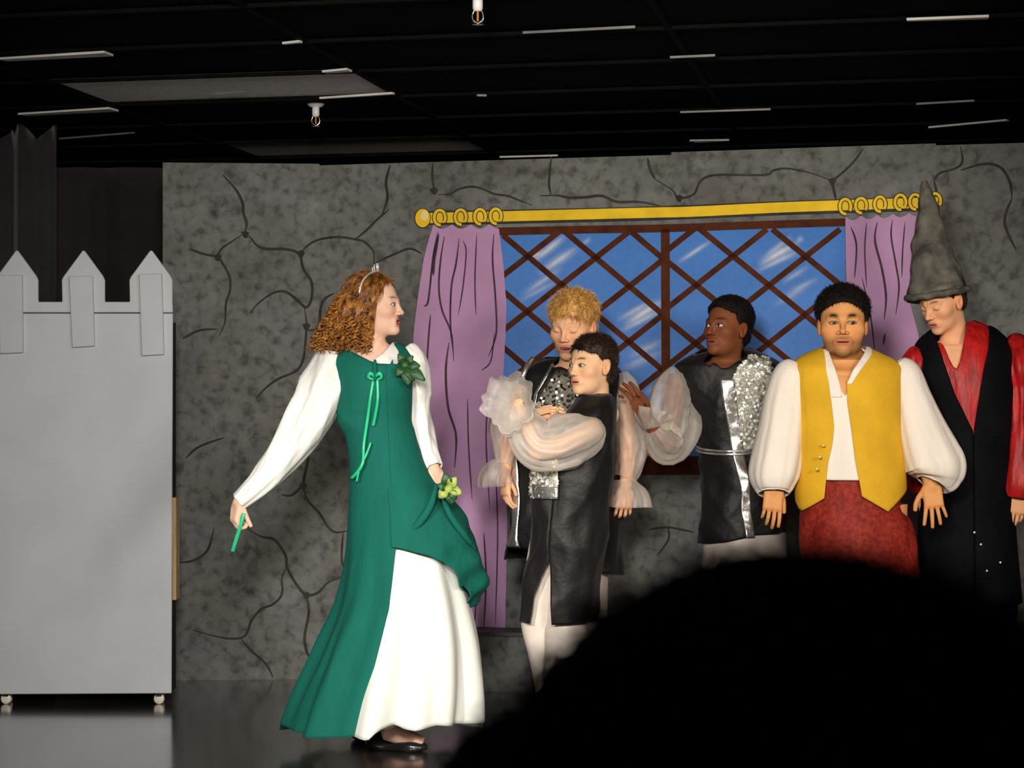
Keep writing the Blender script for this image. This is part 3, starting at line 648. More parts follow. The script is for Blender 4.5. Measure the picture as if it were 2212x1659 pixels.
def head_colour(q, o):
    sk = np.array(o['skin']); C = np.tile(sk, (len(q), 1)); a = q.copy(); a[:, 0] = np.abs(a[:, 0])
    front = np.clip((q[:, 1]-.03)/.03, 0, 1)
    def blend(col, g): C[:] = C+(np.array(col)-C)*np.clip(g, 0, 1)[:, None]
    g = np.exp(-((a[:, 0]-.040)/.020)**2-((q[:, 2]+.035)/.022)**2)*front; blend(sk*np.array(o.get('blush', (1.04, .80, .76))), g*.55)
    g = np.exp(-(q[:, 0]/.012)**2-((q[:, 2]+.034)/.012)**2)*front; blend(sk*np.array((1.02, .82, .78)), g*.5)
    if o.get('stubble'):
        g = np.clip((-.050-q[:, 2])/.02, 0, 1)*np.clip((q[:, 1]+.01)/.03, 0, 1); g = np.maximum(g*.8, np.exp(-(a[:, 0]/.028)**2-((q[:, 2]+.054)/.007)**2)*front)
        g *= 1-.75*np.exp(-(a[:, 0]/.03)**2-((q[:, 2]+.078)/.016)**2)
        g = np.maximum(g, .9*np.exp(-((q[:, 2]+.108)/.012)**2)*np.clip((q[:, 1]-.02)/.03, 0, 1)); blend(sk*.30, g*o['stubble'])
    # eyelid shade belongs to the lashes and the crease
    ez = q[:, 2]+.004; ex = a[:, 0]-.0305; ne = (q[:, 1] > .065)
    eye = ne & ((ex/.0135)**2+(ez/(o.get('open', .0062) if not o.get('lids') else .0022))**2 < 1)
    lash = ne & ((ex/.0165)**2+((ez-.001)/(o.get('open', .0062)+.0028))**2 < 1)
    blend(o.get('lash', sk*.42), lash*(.85 if not o.get('lids') else .0))
    if o.get('lids'): blend(sk*.5, ne*np.exp(-(ex/.015)**4-((ez+.005)/.0028)**2)*.9)
    else:
        blend(o.get('white', (.60, .56, .50)), eye*1.)
        lx, lz = o.get('look', (0, 0)); ir = ne & (((q[:, 0]*1-np.sign(q[:, 0])*.0305-lx)/.0066)**2+((ez-lz)/.0072)**2 < 1) & eye; blend(o.get('iris', (.06, .035, .02)), ir*1.)
    bz = .0195+.10*(a[:, 0]-.03)*o.get('brow_tilt', 0.)+o.get('brow_up', 0.)
    br = np.exp(-((a[:, 0]-.031)/.0165)**4-((q[:, 2]-bz-.004*(1-((a[:, 0]-.031)/.018)**2))/(.0042*o.get('brow_w', 1)))**2)*(q[:, 1] > .05); blend(o['brow'], br*o.get('brow_a', .9))
    mo = o.get('mouth', 0.); zl = -.0685
    lip = (q[:, 1] > .075)*np.exp(-(q[:, 0]/.0225)**6-((q[:, 2]-zl+.0006)/(.0115+mo))**6); blend(o.get('lip', (.50, .14, .11)), lip*.85)
    inn = (q[:, 1] > .06)*np.exp(-(q[:, 0]/.022)**6-((q[:, 2]-zl)/(.0022+mo*1.1))**4); inn = inn*((q[:, 1] < .0925) | (mo < .003)); blend((.10, .02, .02), inn*.9)
    if o.get('teeth'): blend((.75, .72, .62), (q[:, 1] > .06)*np.exp(-(q[:, 0]/.015)**6-((q[:, 2]-zl-mo*.5)/.0026)**4))
    ear = np.clip((a[:, 0]-.072)/.006, 0, 1); blend(sk*np.array((1.04, .78, .68)), ear*.6)
    if 'scalp' in o: blend(o['scalp'], np.clip((q[:, 2]-.062+.55*np.clip(q[:, 1], -.1, .1)*0)/.012, 0, 1)*np.clip((.075-q[:, 1])/.02, 0, 1))
    return np.clip(C, 0, 1)
class Person:
    def __init__(s, label, px, Y, group=None):
        s.Y = Y; s.root = thing('person', label, 'person', P(px, HY+EYE*F/Y, Y), group); s.b = MB()
    def head(s, cx, cy, Y, scale, yaw, pitch, roll, o, neck, nr=(.054, .058), h=.0023, bust=None):
        s.c = P(cx, cy, Y); s.R = frame(yaw, pitch, roll); s.sc = scale; s.o = o
        n0 = s.c+s.R@np.array([0, -.022, -.055])*scale; n1 = P(*neck[:3])
        def fn(p):
            q = (p-s.c)@s.R/scale; d = head_sdf(q, o)*scale
            d = smin(d, caps(p, n0, n1, nr[0]*scale, nr[1]*scale), .022*scale)
            if bust is not None:
                for b0, b1, r in bust: d = smin(d, caps(p, b0, b1, r), .03)
            return d
        pts = [s.c+s.R@np.array(v)*scale for v in ((.11, .13, .14), (-.11, -.13, -.14), (.11, -.13, .14), (-.11, .13, -.14), (.11, .13, -.14), (-.11, .13, .14), (-.11, -.13, .14), (.11, -.13, -.14))]
        pts += [n1-.07, n1+.07]
        if bust is not None:
            for b0, b1, r in bust: pts += [b0-r-.01, b0+r+.01, b1-r-.01, b1+r+.01]
        lo = np.min(pts, 0); hi = np.max(pts, 0)
        V, f = sdf_mesh(fn, lo, hi, h); q = (V-s.c)@s.R/scale
        C = head_colour(q, o); C[q[:, 2] < -.125] = o['skin']
        s.b.add(V, f, C); return s
    def loc(s, v): return s.c+s.R@np.array(v, float)*s.sc
    def hand(s, W_, d, n, side, elbow, size=1., curl=(25, 28, 32, 36), spread=1., thumb=(0, 0), r_arm=.036, h=.0026, col=None):
        """W_ wrist point, d finger direction, n back-of-hand normal, side +1/-1 which edge bears the thumb"""
        d = np.array(d, float); d /= np.linalg.norm(d); n = np.array(n, float); n -= d*(n@d); n /= np.linalg.norm(n); t = np.cross(n, d)*side
        R = np.stack([d, t, n], 1); E = (np.array(elbow)-W_)@R/size
        segs = []
        for k in range(4):
            y0 = (.031, .0105, -.0105, -.0295)[k]; L_ = (.069, .077, .071, .055)[k]; sp = math.radians((9, 2, -5, -13)[k]*spread); r = (.0088, .0090, .0086, .0076)[k]
            p = np.array([(.088, .092, .089, .082)[k], y0, 0.]); ang = 0.
            for fr, mul in ((.46, .7), (.31, 1.1), (.23, .9)):
                ang += math.radians(curl[k])*mul; v = np.array([math.cos(ang)*math.cos(sp), math.cos(ang)*math.sin(sp), -math.sin(ang)])
                e = p+v*L_*fr; segs.append((p, e, r, r*.93)); p = e; r *= .93
        th = [np.array([.018, .026, -.004]), np.array([.047, .051+thumb[0], -.010+thumb[1]]), np.array([.072, .062+thumb[0]*1.6, -.016+thumb[1]*2]), np.array([.092, .066+thumb[0]*1.6, -.020+thumb[1]*3])]
        def fn(p):
            q = (p-W_)@R/size
            dd = rbox(q, (.050, 0, 0), (.044, .039, .0135), .0128)
            dd = smin(dd, ell(q, (.030, .020, -.006), (.030, .018, .014)), .012)
            f_ = None
            for a_, b_, r0, r1 in segs:
                c_ = caps(q, a_, b_, r0, r1); f_ = c_ if f_ is None else np.minimum(f_, c_)
            dd = smin(dd, f_, .006)
            tt = caps(q, th[0], th[1], .0135, .0105)
            tt = np.minimum(tt, caps(q, th[1], th[2], .0105, .0098)); tt = np.minimum(tt, caps(q, th[2], th[3], .0098, .0085)); dd = smin(dd, tt, .008)
            qq = q.copy(); qq[:, 2] *= 1.25
            Es = E.copy(); Es[2] *= 1.25
            dd = smin(dd, caps(qq, (.005, 0, 0), Es, .0255, r_arm/size), .016)
            return dd*size
        pts = [W_+R@np.array(v)*size for v in ((.19, .09, .04), (-.05, -.06, -.12), (.19, -.08, -.1), (-.05, .09, .04))]+[np.array(elbow)-.045, np.array(elbow)+.045]
        V, f = sdf_mesh(fn, np.min(pts, 0)-.01, np.max(pts, 0)+.01, h)
        q = (V-W_)@R/size; sk = np.array(col if col is not None else s.o['skin']); C = np.tile(sk, (len(V), 1))
        g = np.clip(1-np.abs(q[:, 0]-.092)/.012, 0, 1)*(q[:, 2] > 0)+np.clip((q[:, 0]-.14)/.02, 0, 1); C = C*(1+(np.array((1.02, .82, .74))-1)*np.clip(g, 0, 1)[:, None]*.55)
        s.b.add(V, f, C); return s
    def limb(s, path, seg=12, n=14, col=None):
        V, f = tube(path, seg, n); s.b.add(V, f, col if col is not None else s.o['skin']); return s
    def torso(s, rows, grow=-.014, nu=36, nv=30, **k):
        V, f = loft(rows, s.Y, nu=nu, nv=nv, grow=grow, **k); f = f.tolist(); f += [list(range(nu)), [(nv-1)*nu+i for i in range(nu)][::-1]]
        s.b.add(V, f, s.o['skin']); return s
    def done(s): s.body = s.b.build('body', M_SKIN, s.root, True, True); return s.body
    def cloth(s, name, VF, m, solid=.004, parent=None, smooth=True, label=None):
        o = obj(name, VF[0], VF[1], m, parent or s.root, smooth, solid=solid)
        if label: o['label'] = label
        return o
    def shoes(s, spots, m, L_=.25):
        for px, Y, ang in spots:
            c = P(px, HY, Y); c[2] = 0; a = math.radians(ang); f = np.array([math.sin(a), -math.cos(a), 0]); r = np.cross(f, (0, 0, 1.))
            R = np.stack([r, f, (0, 0, 1.)], 1)
            def fn(p):
                q = (p-c)@R*(.25/L_); d = ell(q, (0, .055, .026), (.045, .085, .034)); d = smin(d, ell(q, (0, -.055, .034), (.036, .05, .045)), .03); d = smin(d, caps(q, (0, -.06, .04), (0, -.065, .10), .036, .034), .02)
                d = smax(d, -q[:, 2], .004); return smin(d, rbox(q, (0, .005, .006), (.04, .12, .007), .006), .01)
            V, ff = sdf_mesh(fn, c+[-.16, -.16, -.01], c+[.16, .16, .13], .006); obj('shoe', V, ff, m, s.root)
def short_hair(P_, m, cen=(0, -.018, .044), r=(.083, .103, .086), hairline=.060, temple=-.01, nape=-.075, lump=.004, lscale=90, seed=1, n=2600, Ls=.016, up=.7, h=.0034, side=.062, down=.5, fringe=None, wd=.0011):
    c, R, sc = P_.c, P_.R, P_.sc
    def fn(p):
        q = (p-c)@R/sc; d = ell(q, cen, r); 
        d = smin(d, ell(q, (0, -.045, -.02), (.066, .060, .062)), .02)
        a = np.abs(q[:, 0])
        face = np.maximum(-(q[:, 1]-.008-.35*np.clip(q[:, 2]-temple, 0, .1)), q[:, 2]-hairline+5.5*a*a+.0035*sinoise(q, 260, seed+7))   # keep-out region of the face
        d = smax(d, -face, .008)
        low = q[:, 2]-np.where(q[:, 1] > -.028, -.030, nape)
        d = smax(d, -low, .006)
        d = smax(d, -ell(np.stack([a-.078, q[:, 1]+.004, q[:, 2]+.014], 1), (0, 0, 0), (.02, .021, .034)), .004)
        return (d+lump*sinoise(q, lscale, seed))*sc
    V, f = sdf_mesh(fn, c-.14*sc, c+.15*sc, h)
    mb = MB().add(V, f)
    g = np.random.default_rng(seed+50); idx = g.integers(0, len(V), n); e = 1e-3; p = V[idx]
    nr = np.stack([fn(p+np.eye(3)[i]*e)-fn(p-np.eye(3)[i]*e) for i in range(3)], 1); nr /= np.linalg.norm(nr, axis=1)[:, None]+1e-9
    flow = R@np.array([0, .35 if fringe else -.2, -1.]); t = flow-nr*(nr@flow)[:, None]; q = (p-c)@R/sc
    dirv = nr*up+t*down*np.clip(1.2-q[:, 2:3]/.1, .2, 1.5)+g.normal(size=p.shape)*.35; dirv /= np.linalg.norm(dirv, axis=1)[:, None]
    mb_add_strands(mb, p-nr*.002, dirv, t, Ls*sc*g.uniform(.5, 1.3, n), wd, g)
    return obj('hair', np.concatenate(mb.V), mb.F, m, P_.root)
def mb_add_strands(mb, p, d, bend, L_, wd, g):
    n = len(p); sd = np.cross(d, g.normal(size=p.shape)); sd /= np.linalg.norm(sd, axis=1)[:, None]+1e-9
    L_ = L_[:, None]; m1 = p+d*L_*.55; m2 = p+d*L_+bend*L_*.45
    V = np.stack([p-sd*wd, p+sd*wd, m1-sd*wd*.7, m1+sd*wd*.7, m2], 1).reshape(-1, 3); b = np.arange(n)[:, None]*5
    F4 = (b+[0, 1, 3, 2]).tolist(); F3 = (b+[2, 3, 4]).tolist(); mb.add(V, F4+F3)
def hair_mat(name, col, col2, rough=.42, spec=.4):
    return mat(name, col2, rough=rough, var=.25, vscale=55, bump=.5, bscale=130, dark=col, stretch=(1, 1, .5), spec=spec)
def sequins(parent, VF, n, m, seed=3, r=.0065, tilt=.35, name='sequins'):
    V = np.asarray(VF[0]); Fq = np.asarray(VF[1]); g = np.random.default_rng(seed)
    i = g.integers(0, len(Fq), n); u = g.uniform(size=(n, 1)); v = g.uniform(size=(n, 1)); q = V[Fq[i]]
    c = (q[:, 0]*(1-u)+q[:, 1]*u)*(1-v)+(q[:, 3]*(1-u)+q[:, 2]*u)*v
    nr = np.cross(q[:, 1]-q[:, 0], q[:, 3]-q[:, 0]); nr /= np.linalg.norm(nr, axis=1)[:, None]+1e-12; nr *= np.where(nr[:, 1:2] > 0, -1, 1)
    nr2 = nr+g.normal(size=nr.shape)*tilt; nr2 /= np.linalg.norm(nr2, axis=1)[:, None]
    a = np.cross(nr2, (0, 0, 1.)); a /= np.linalg.norm(a, axis=1)[:, None]; b = np.cross(nr2, a); th = np.linspace(0, 2*np.pi, 6, endpoint=False)
    P6 = c[:, None]+nr[:, None]*.003+r*(np.cos(th)[None, :, None]*a[:, None]+np.sin(th)[None, :, None]*b[:, None])
    F6 = np.arange(n*6).reshape(n, 6); o = obj(name, P6.reshape(-1, 3), F6, m, parent, False); o['kind'] = 'stuff'; return o
def ruffle(path, k, amp, seg=72, n=16, seed=0):
    r = np.random.default_rng(seed).uniform(0, 6.28, 3)
    return tube(path, seg, n, lambda th, v: amp*v**1.2*(np.sin(k*th+r[0])+.5*np.sin((k*2+1)*th+r[1])+.6*np.sin(3*th+r[2])+.35*np.sin((3*k+2)*th+r[1])), cap=False)
M_SHEER = sheer_mat('sheer_organza', (.95, .88, .80), .33)
M_SHEER2 = sheer_mat('pale_sheer_organza', (.97, .92, .86), .44)
M_SATIN = mat('black_satin', (.008, .007, .007), rough=.5, var=.3, vscale=7, bump=.6, bscale=16, spec=.28, sheen=.05)
M_SEQ = mat('silver_sequin', (.95, .91, .80), rough=.38, metal=.6, var=.15, vscale=40, bump=0)
M_SEQB = mat('silver_cloth', (.45, .42, .36), rough=.4, metal=.8, var=.3, vscale=50, bump=.3, bscale=200)
M_SILVER = mat('silver_lame', (.82, .81, .78), rough=.26, metal=.9, var=.1, vscale=20, bump=.4, bscale=22)
M_TROU = mat('cream_satin', (.72, .63, .56), rough=.42, var=.08, vscale=8, bump=.25, bscale=13)
M_SHOE = mat('black_leather', (.012, .012, .012), rough=.25, var=.2, bump=.05, coat=.4)
M_WCLOTH = mat('white_cotton', (.74, .73, .70), rough=.75, var=.04, vscale=12, bump=.25, bscale=28, stretch=(1.6, 1.6, .45))
# ================================================================== WOMAN IN GREEN
FAIR = (.80, .50, .37)
M_GREEN = mat('green_cotton', (.004, .108, .080), rough=.85, var=.10, vscale=6, bump=.2, bscale=30, stretch=(1.8, 1.8, .4), spec=.2)
M_RIB = mat('bright_green_satin', (.02, .46, .20), rough=.3, var=.15, bump=.1)
M_LEAF = mat('green_leaf_silk', (.012, .065, .014), rough=.5, var=.35, vscale=30, bump=.2)
M_LEAF2 = mat('yellow_green_petal', (.30, .38, .07), rough=.5, var=.35, vscale=40, bump=.2)
pr = Person('woman in long green and white gown with curly auburn hair and tiara', 790, 7.0)
pr.head(809, 659, 7.0, .95, 78, 2, 0, dict(skin=FAIR, brow=(.22, .11, .05), lip=(.62, .10, .08), mouth=.0065, lipy=-.007, lips=.85, iris=(.05, .06, .05), nose=.72, brow_up=.001, jaw=.95, lash=(.16, .08, .05)),
        (806, 770, 7.02), (.048, .055), bust=[(P(755, 775, 7.03), P(850, 772, 7.03), .044), (P(778, 792, 6.99), P(835, 794, 6.99), .060)])
PR = [(742, 752, 866, .055, .02), (756, 722, 884, .080, .02), (776, 712, 893, .098, .01), (800, 722, 892, .108), (840, 730, 890, .118, -.005), (880, 729, 889, .112), (905, 731, 888, .104), (944, 747, 899, .104), (998, 756, 918, .122), (1039, 757, 945, .142)]
pr.torso(PR[2:], grow=-.016)
# hands and arms
pr.limb([(722, 775, 7.02, .045), (690, 860, 7.0, .042), (640, 945, 6.96, .038)])
pr.hand(P(516, 1080, 6.92), (-.22, -.05, -1), (-.85, -.55, .1), 1, P(630, 958, 6.96), .86, (62, 66, 68, 70), .3, (-.012, -.012))
pr.limb([(882, 785, 7.05, .034), (896, 870, 7.09, .032), (912, 935, 7.07, .030)])
pr.hand(P(938, 1012, 6.99), (.30, -.35, -1), (.6, -.7, .3), -1, P(912, 938, 7.06), .84, (45, 50, 52, 55), .3)
# legs and feet
pr.limb([(820, 1100, 7.02, .085), (815, 1330, 7.0, .06), (838, 1500, 6.97, .048), (843, 1570, 6.96, .036), (846, 1585, 6.96, .036)], n=24)
pr.limb([(860, 1100, 7.06, .085), (850, 1330, 7.10, .06), (815, 1500, 7.14, .048), (806, 1575, 7.15, .036)], n=24)
pr.limb([(836, 1580, 6.96, .034), (862, 1588, 6.94, .032), (890, 1596, 6.93, .026), (915, 1603, 6.92, .018)], n=12)
pr.done()
# shoes: black flats pointing to picture right
for (x0, y0, Y0), (x1, y1, Y1) in (((815, 1594, 6.97), (908, 1600, 6.92)), ((782, 1583, 7.16), (862, 1588, 7.11))):
    a = P(x0, y0, Y0); b = P(x1, y1, Y1); a[2] = b[2] = 0; d = b-a; Ln = np.linalg.norm(d); d /= Ln; R = np.stack([d, np.cross((0, 0, 1.), d), (0, 0, 1.)], 1)
    def fn(p, a=a, R=R, Ln=Ln):
        q = (p-a)@R; s = Ln/.2; d = ell(q, (.16*s, 0, .017), (.062, .040, .021)); d = smin(d, ell(q, (.0, 0, .024), (.045, .033, .030)), .02); d = smin(d, rbox(q, (.085*s, 0, .014), (.10*s, .032, .016), .012), .02)
        d = smax(d, -ell(q, (.065*s, 0, .045), (.085*s, .026, .032)), .006); return smax(d, -q[:, 2], .003)
    V, f = sdf_mesh(fn, np.minimum(a, b)-[.09, .09, .01], np.maximum(a, b)+[.12, .09, .08], .005); sh = obj('shoe', V, f, M_SHOE, pr.root)
# white gown underneath: chemise bodice and underskirt
fl = wob(3, 6, 11, .012, 3)
chem = loft(PR[:7], 7.0, nu=72, nv=30, top=by_px([(700, 762), (734, 747), (767, 765), (803, 784), (812, 776), (832, 763), (843, 748), (852, 740), (900, 742)], 748), grow=-.006)
pr.cloth('chemise', chem, M_WCLOTH)
US = [(1120, 775, 965, .15), (1175, 772, 980, .19), (1220, 772, 990, .21), (1300, 762, 1012, .235), (1400, 735, 1030, .265), (1500, 700, 1036, .30), (1588, 672, 1030, .31)]
def skirtfold(th, v): return (.012+.075*v)*(np.sin(7*th+.6)+.6*np.sin(13*th+2.1+1.5*v)+.5*np.sin(4*th-1.0+2*v))
und = loft(US, 7.0, nu=140, nv=50, bot=by_px([(660, 1555), (783, 1560), (815, 1564), (832, 1545), (860, 1536), (885, 1546), (905, 1548), (950, 1540), (1000, 1548), (1036, 1552)], 1575), fold=skirtfold)
pr.cloth('underskirt', und, mat('white_gown_cotton', (.76, .78, .73), rough=.7, var=.03, bump=.12, bscale=14, stretch=(2, 2, .4)))
# green gown: left panel full length to the floor and round the back, right panel drawn up into a swag
NECK = [(700, 765), (712, 754), (722, 746), (734, 744), (750, 751), (767, 761), (803, 780), (821, 786), (846, 787), (851, 776), (852, 741), (878, 741), (888, 765), (895, 790)]
OSr = [(1100, 754, 985, .175), (1180, 750, 1012, .205), (1280, 735, 1012, .235), (1400, 690, 1014, .275), (1500, 646, 1014, .30), (1586, 617, 1008, .32)]
SW = [(1075, 757, 975, .17), (1110, 757, 1002, .19), (1150, 756, 1020, .21), (1185, 754, 1033, .22), (1220, 754, 1044, .22), (1250, 754, 1047, .22), (1312, 754, 1024, .20)]
SEAM = [(740, 835), (1000, 846), (1100, 858), (1175, 862), (1300, 850), (1450, 812), (1586, 781)]
cr1 = crease(21, .05, 4, (1, 3), (14, 40), .8); cr2 = crease(4, .05); cr3 = crease(31, .035, 3, (4, 9), (2, 6), .8)
def torso_fold(th, py): return cr1(th, (py-742)/600)*np.exp(-((py-925)/55)**2)*.8
def foldL(th, v):
    py = 742+v*(1586-742); w_ = np.clip((py-1025)/561, 0, 1)
    return torso_fold(th, py)+(.012+.055*w_)*(np.sin(8*th+1.0+1.2*w_)+.55*np.sin(15*th+.3-2*w_))*np.clip((w_-.2)*2.6, 0, 1)+cr3(th, w_)*w_
def foldR(th, v):
    py = 742+v*(1312-742); w_ = np.clip((py-1025)/287, 0, 1)
    return torso_fold(th, py)+(.035*w_*np.sin(26*w_-5*th)+.04*w_*np.sin(7*th+9*w_)+cr2(th, w_)*w_)*np.clip((1.45-th)/.5, 0, 1)
ov = loft(PR+OSr, 7.0, th0=edge(SEAM), th1=math.radians(292), nu=150, nv=130, fold=foldL, grow=.003, top=by_px(NECK, 752),
          bot=by_px([(610, 1558), (640, 1568), (700, 1566), (780, 1560)], 1578))
sw = loft(PR+SW, 7.0, th0=math.radians(-75), th1=edge([(a_, b_-9) for a_, b_ in SEAM]), nu=130, nv=110, fold=foldR, grow=.0015, top=by_px(NECK, 752),
          bot=by_px([(850, 1172), (870, 1174), (930, 1190), (965, 1206), (985, 1222), (1000, 1262), (1010, 1292), (1022, 1310), (1050, 1300)], 1300))
osk = MB().add(*ov).add(*sw).build('gown', M_GREEN, pr.root, solid=.004)
# gathers of the swag drawn up to the hand
for k, (pth, r) in enumerate((([(944, 1046, 6.845), (930, 1092, 6.815), (905, 1130, 6.805), (872, 1160, 6.81)], .013), ([(952, 1052, 6.865), (968, 1105, 6.845), (1002, 1155, 6.87), (1028, 1188, 6.93)], .011))):
    V, f = tube([(*p, rr) for p, rr in zip(pth, (r*.6, r, r*1.1, r*.4))], 14, 24); obj('gathered_fold', V, f, M_GREEN, osk)
# sleeves
sf = lambda s, a=.05: (lambda th, v: crease(int(s*10), .24, 6, (2, 6), (3, 15), 1.3)(th, v)+a*(np.sin(3*th+5*v+s)+.7*np.sin(6*th-4*v+2*s)+.4*np.sin(11*th+9*v))*np.clip(4*v, .3, 1))
pr.cloth('sleeve', tube([(729, 762, 7.03, .040), (722, 778, 7.02, .066), (708, 820, 7.0, .078), (690, 862, 6.99, .078), (660, 915, 6.97, .074), (636, 955, 6.95, .066), (598, 1004, 6.93, .054), (560, 1046, 6.92, .044), (518, 1084, 6.92, .033)], 48, 90, sf(.5, .045), cap=False), M_WCLOTH, .003)
pr.cloth('sleeve', tube([(872, 756, 7.04, .035), (884, 774, 7.04, .052), (894, 815, 7.06, .056), (897, 870, 7.09, .054), (906, 930, 7.08, .050), (922, 980, 7.03, .040), (938, 1012, 6.99, .030)], 40, 70, sf(2.2, .05), cap=False), M_WCLOTH, .003)
# lacing ribbons on the bodice
for pth, wdt in (([(806, 822, 6.872), (800, 860, 6.868), (794, 905, 6.876), (786, 960, 6.880), (784, 998, 6.865), (772, 1020, 6.87), (758, 1034, 6.895)], .010), ([(815, 818, 6.872), (816, 860, 6.867), (812, 890, 6.872), (806, 920, 6.880)], .010), ([(801, 956, 6.876), (790, 985, 6.868), (778, 1010, 6.868), (770, 1040, 6.872)], .007)):
    pr.cloth('ribbon', ribbon(pth, wdt, 30), M_RIB, .0015)
mb = MB()
for s in (-1, 1): mb.add(*tube([(810, 816, 6.872, .004), (810+s*9, 806, 6.866, .007), (810+s*14, 815, 6.868, .006), (811+s*4, 820, 6.870, .004)], 8, 12))
mb.build('ribbon_bow', M_RIB, pr.root)
V, f = tube([(810, 778, 6.890, .005), (810, 800, 6.872, .006), (810, 822, 6.868, .005)], 8, 10); obj('lacing_cord', V, f, M_GREEN, pr.root)
def leaf_geo(c, d, n, L_, wd):
    d = np.array(d, float); d /= np.linalg.norm(d); n = np.array(n, float); n -= d*(d@n); n /= np.linalg.norm(n); sd = np.cross(d, n); V = []; t = np.linspace(0, 1, 9)
    for k in t:
        w_ = wd*math.sin(math.pi*min(1, k*.92+.04))**.8*(1-.25*k); m_ = c+d*L_*k+n*(.012*math.sin(k*3)-.004)
        V += [m_-sd*w_+n*.004, m_-n*.002, m_+sd*w_+n*.004]
    return np.array(V), grid_faces(9, 3)
g = np.random.default_rng(5)
def corsage(px, py, Y, spec, centre):
    root = None
    c0 = P(px, py, Y)
    V, f = lathe([(.001, .008), (.012, .006), (.017, -.002), (.010, -.008)], c0, axis=(0, -1, .2), seg=14); root = obj('corsage', V, f, centre, pr.root)
    for dx, dz, L_, wd, m in spec:
        V, f = leaf_geo(c0+np.array([dx*.1, -.004, dz*.1])*.06, (dx, -.15, dz), (0, -1, .25), L_, wd); obj('leaf', V, f, m, root, True, solid=.0015)
corsage(874, 788, 6.885, [(.9, -.7, .085, .022, M_LEAF), (.2, -1, .07, .022, M_LEAF), (-.5, -.7, .045, .018, M_LEAF), (.5, .5, .04, .018, M_LEAF), (-.4, .7, .04, .016, M_LEAF), (1, -.1, .05, .018, M_LEAF), (.55, -.95, .06, .02, M_LEAF)], M_LEAF)
corsage(968, 1056, 6.80, [(-.2, 1, .05, .022, M_LEAF), (.5, .7, .045, .02, M_LEAF2), (.9, -.3, .045, .02, M_LEAF2), (.3, -1, .05, .022, M_LEAF), (-.6, -.6, .04, .02, M_LEAF2), (-.8, .3, .035, .018, M_LEAF), (.7, -.9, .04, .018, M_LEAF)], M_LEAF2)
# hair: auburn mass with many corkscrew curls
M_AUB = hair_mat('auburn_hair', (.030, .008, .003), (.42, .165, .028), .34)
def hfn(p):
    q = (p-pr.c)@pr.R/pr.sc
    d = ell(q, (0, -.022, .042), (.086, .100, .084))
    face = np.maximum(-(q[:, 1]-.030-.38*(q[:, 2]+.02)*(q[:, 2] > -.02)), q[:, 2]-.085); d = smax(d, -face, .010)
    d = smax(d, -(q[:, 2]+.02), .02)
    e = ell(p, P(762, 676, 7.0), (.072, .095, .085)); e = smin(e, ell(p, P(732, 712, 7.02), (.062, .095, .075)), .03); e = smin(e, ell(p, P(790, 695, 6.955), (.045, .04, .065)), .03)
    e = smin(e, ell(q*pr.sc, (0, -.012, -.015), (.086, .042, .075)), .02)
    e = smax(e, -(ell(p, P(842, 700, 6.98), (.055, .12, .12))), .01)
    return smin(d, e, .02)+.006*sinoise(p, 75, 3)
V, f = sdf_mesh(hfn, pr.c-[.28, .17, .22], pr.c+[.12, .17, .16], .0045)
mb = MB().add(V, f); g = np.random.default_rng(11)
cand = V[(V[:, 0] < pr.c[0]+.035)]; q = (cand-pr.c)@pr.R/pr.sc
low = cand[(cand[:, 2] < pr.c[2]+.055)]
for k in range(240):
    p0 = low[g.integers(0, len(low))]; L_ = g.uniform(.05, .13); rad = g.uniform(.006, .012); turns = L_/g.uniform(.024, .034); t = np.linspace(0, 1, 22); ph = g.uniform(0, 6.28)
    out = (p0-P(765, 690, 7.0)); out[2] = 0; out /= np.linalg.norm(out)+1e-6
    ax = np.array([-.28, 0, -1.])+out*.22+g.normal(size=3)*.12; ax /= np.linalg.norm(ax); a = np.cross(ax, (0, 1, 0)); a /= np.linalg.norm(a); b = np.cross(ax, a)
    if ((p0-pr.c)@pr.R/pr.sc)[1] > .012: continue
    if p0[2]-L_ < P(0, 772, 7)[2]: L_ = max(.03, p0[2]-P(0, 768, 7)[2])
    if p0[0]+.02 > P(815, 0, 7)[0] and p0[2] < P(0, 700, 7)[2]: continue
    rr = rad*np.sin(np.pi*np.clip(t*.9+.1, 0, 1))**.5*np.clip(.35+t, 0, 1); C = p0+out*.004+ax*(t*L_)[:, None]+np.outer(rr*np.cos(turns*6.28*t+ph), a)+np.outer(rr*np.sin(turns*6.28*t+ph), b)
    w_ = g.uniform(.0028, .0048)*np.clip(1.5*(1-t)+.2, .2, 1)
    V2, f2 = tube([(*c_, w0) for c_, w0 in zip(C, w_)], 5, 26, closed_world=True, cap=False); mb.add(V2, f2)
top = V[(V[:, 2] > pr.c[2]+.03)]; idx = g.integers(0, len(top), 2600); p = top[idx]; back = pr.R@np.array([0, -.6, -.8]); e = 1e-3
nr = np.stack([hfn(p+np.eye(3)[i]*e)-hfn(p-np.eye(3)[i]*e) for i in range(3)], 1); nr /= np.linalg.norm(nr, axis=1)[:, None]
t_ = back-nr*(nr@back)[:, None]; dv = t_+nr*.12+g.normal(size=p.shape)*.12; dv /= np.linalg.norm(dv, axis=1)[:, None]
mb_add_strands(mb, p, dv, -nr*.3, g.uniform(.02, .045, len(p)), .0013, g)
obj('hair', np.concatenate(mb.V), mb.F, M_AUB, pr.root)
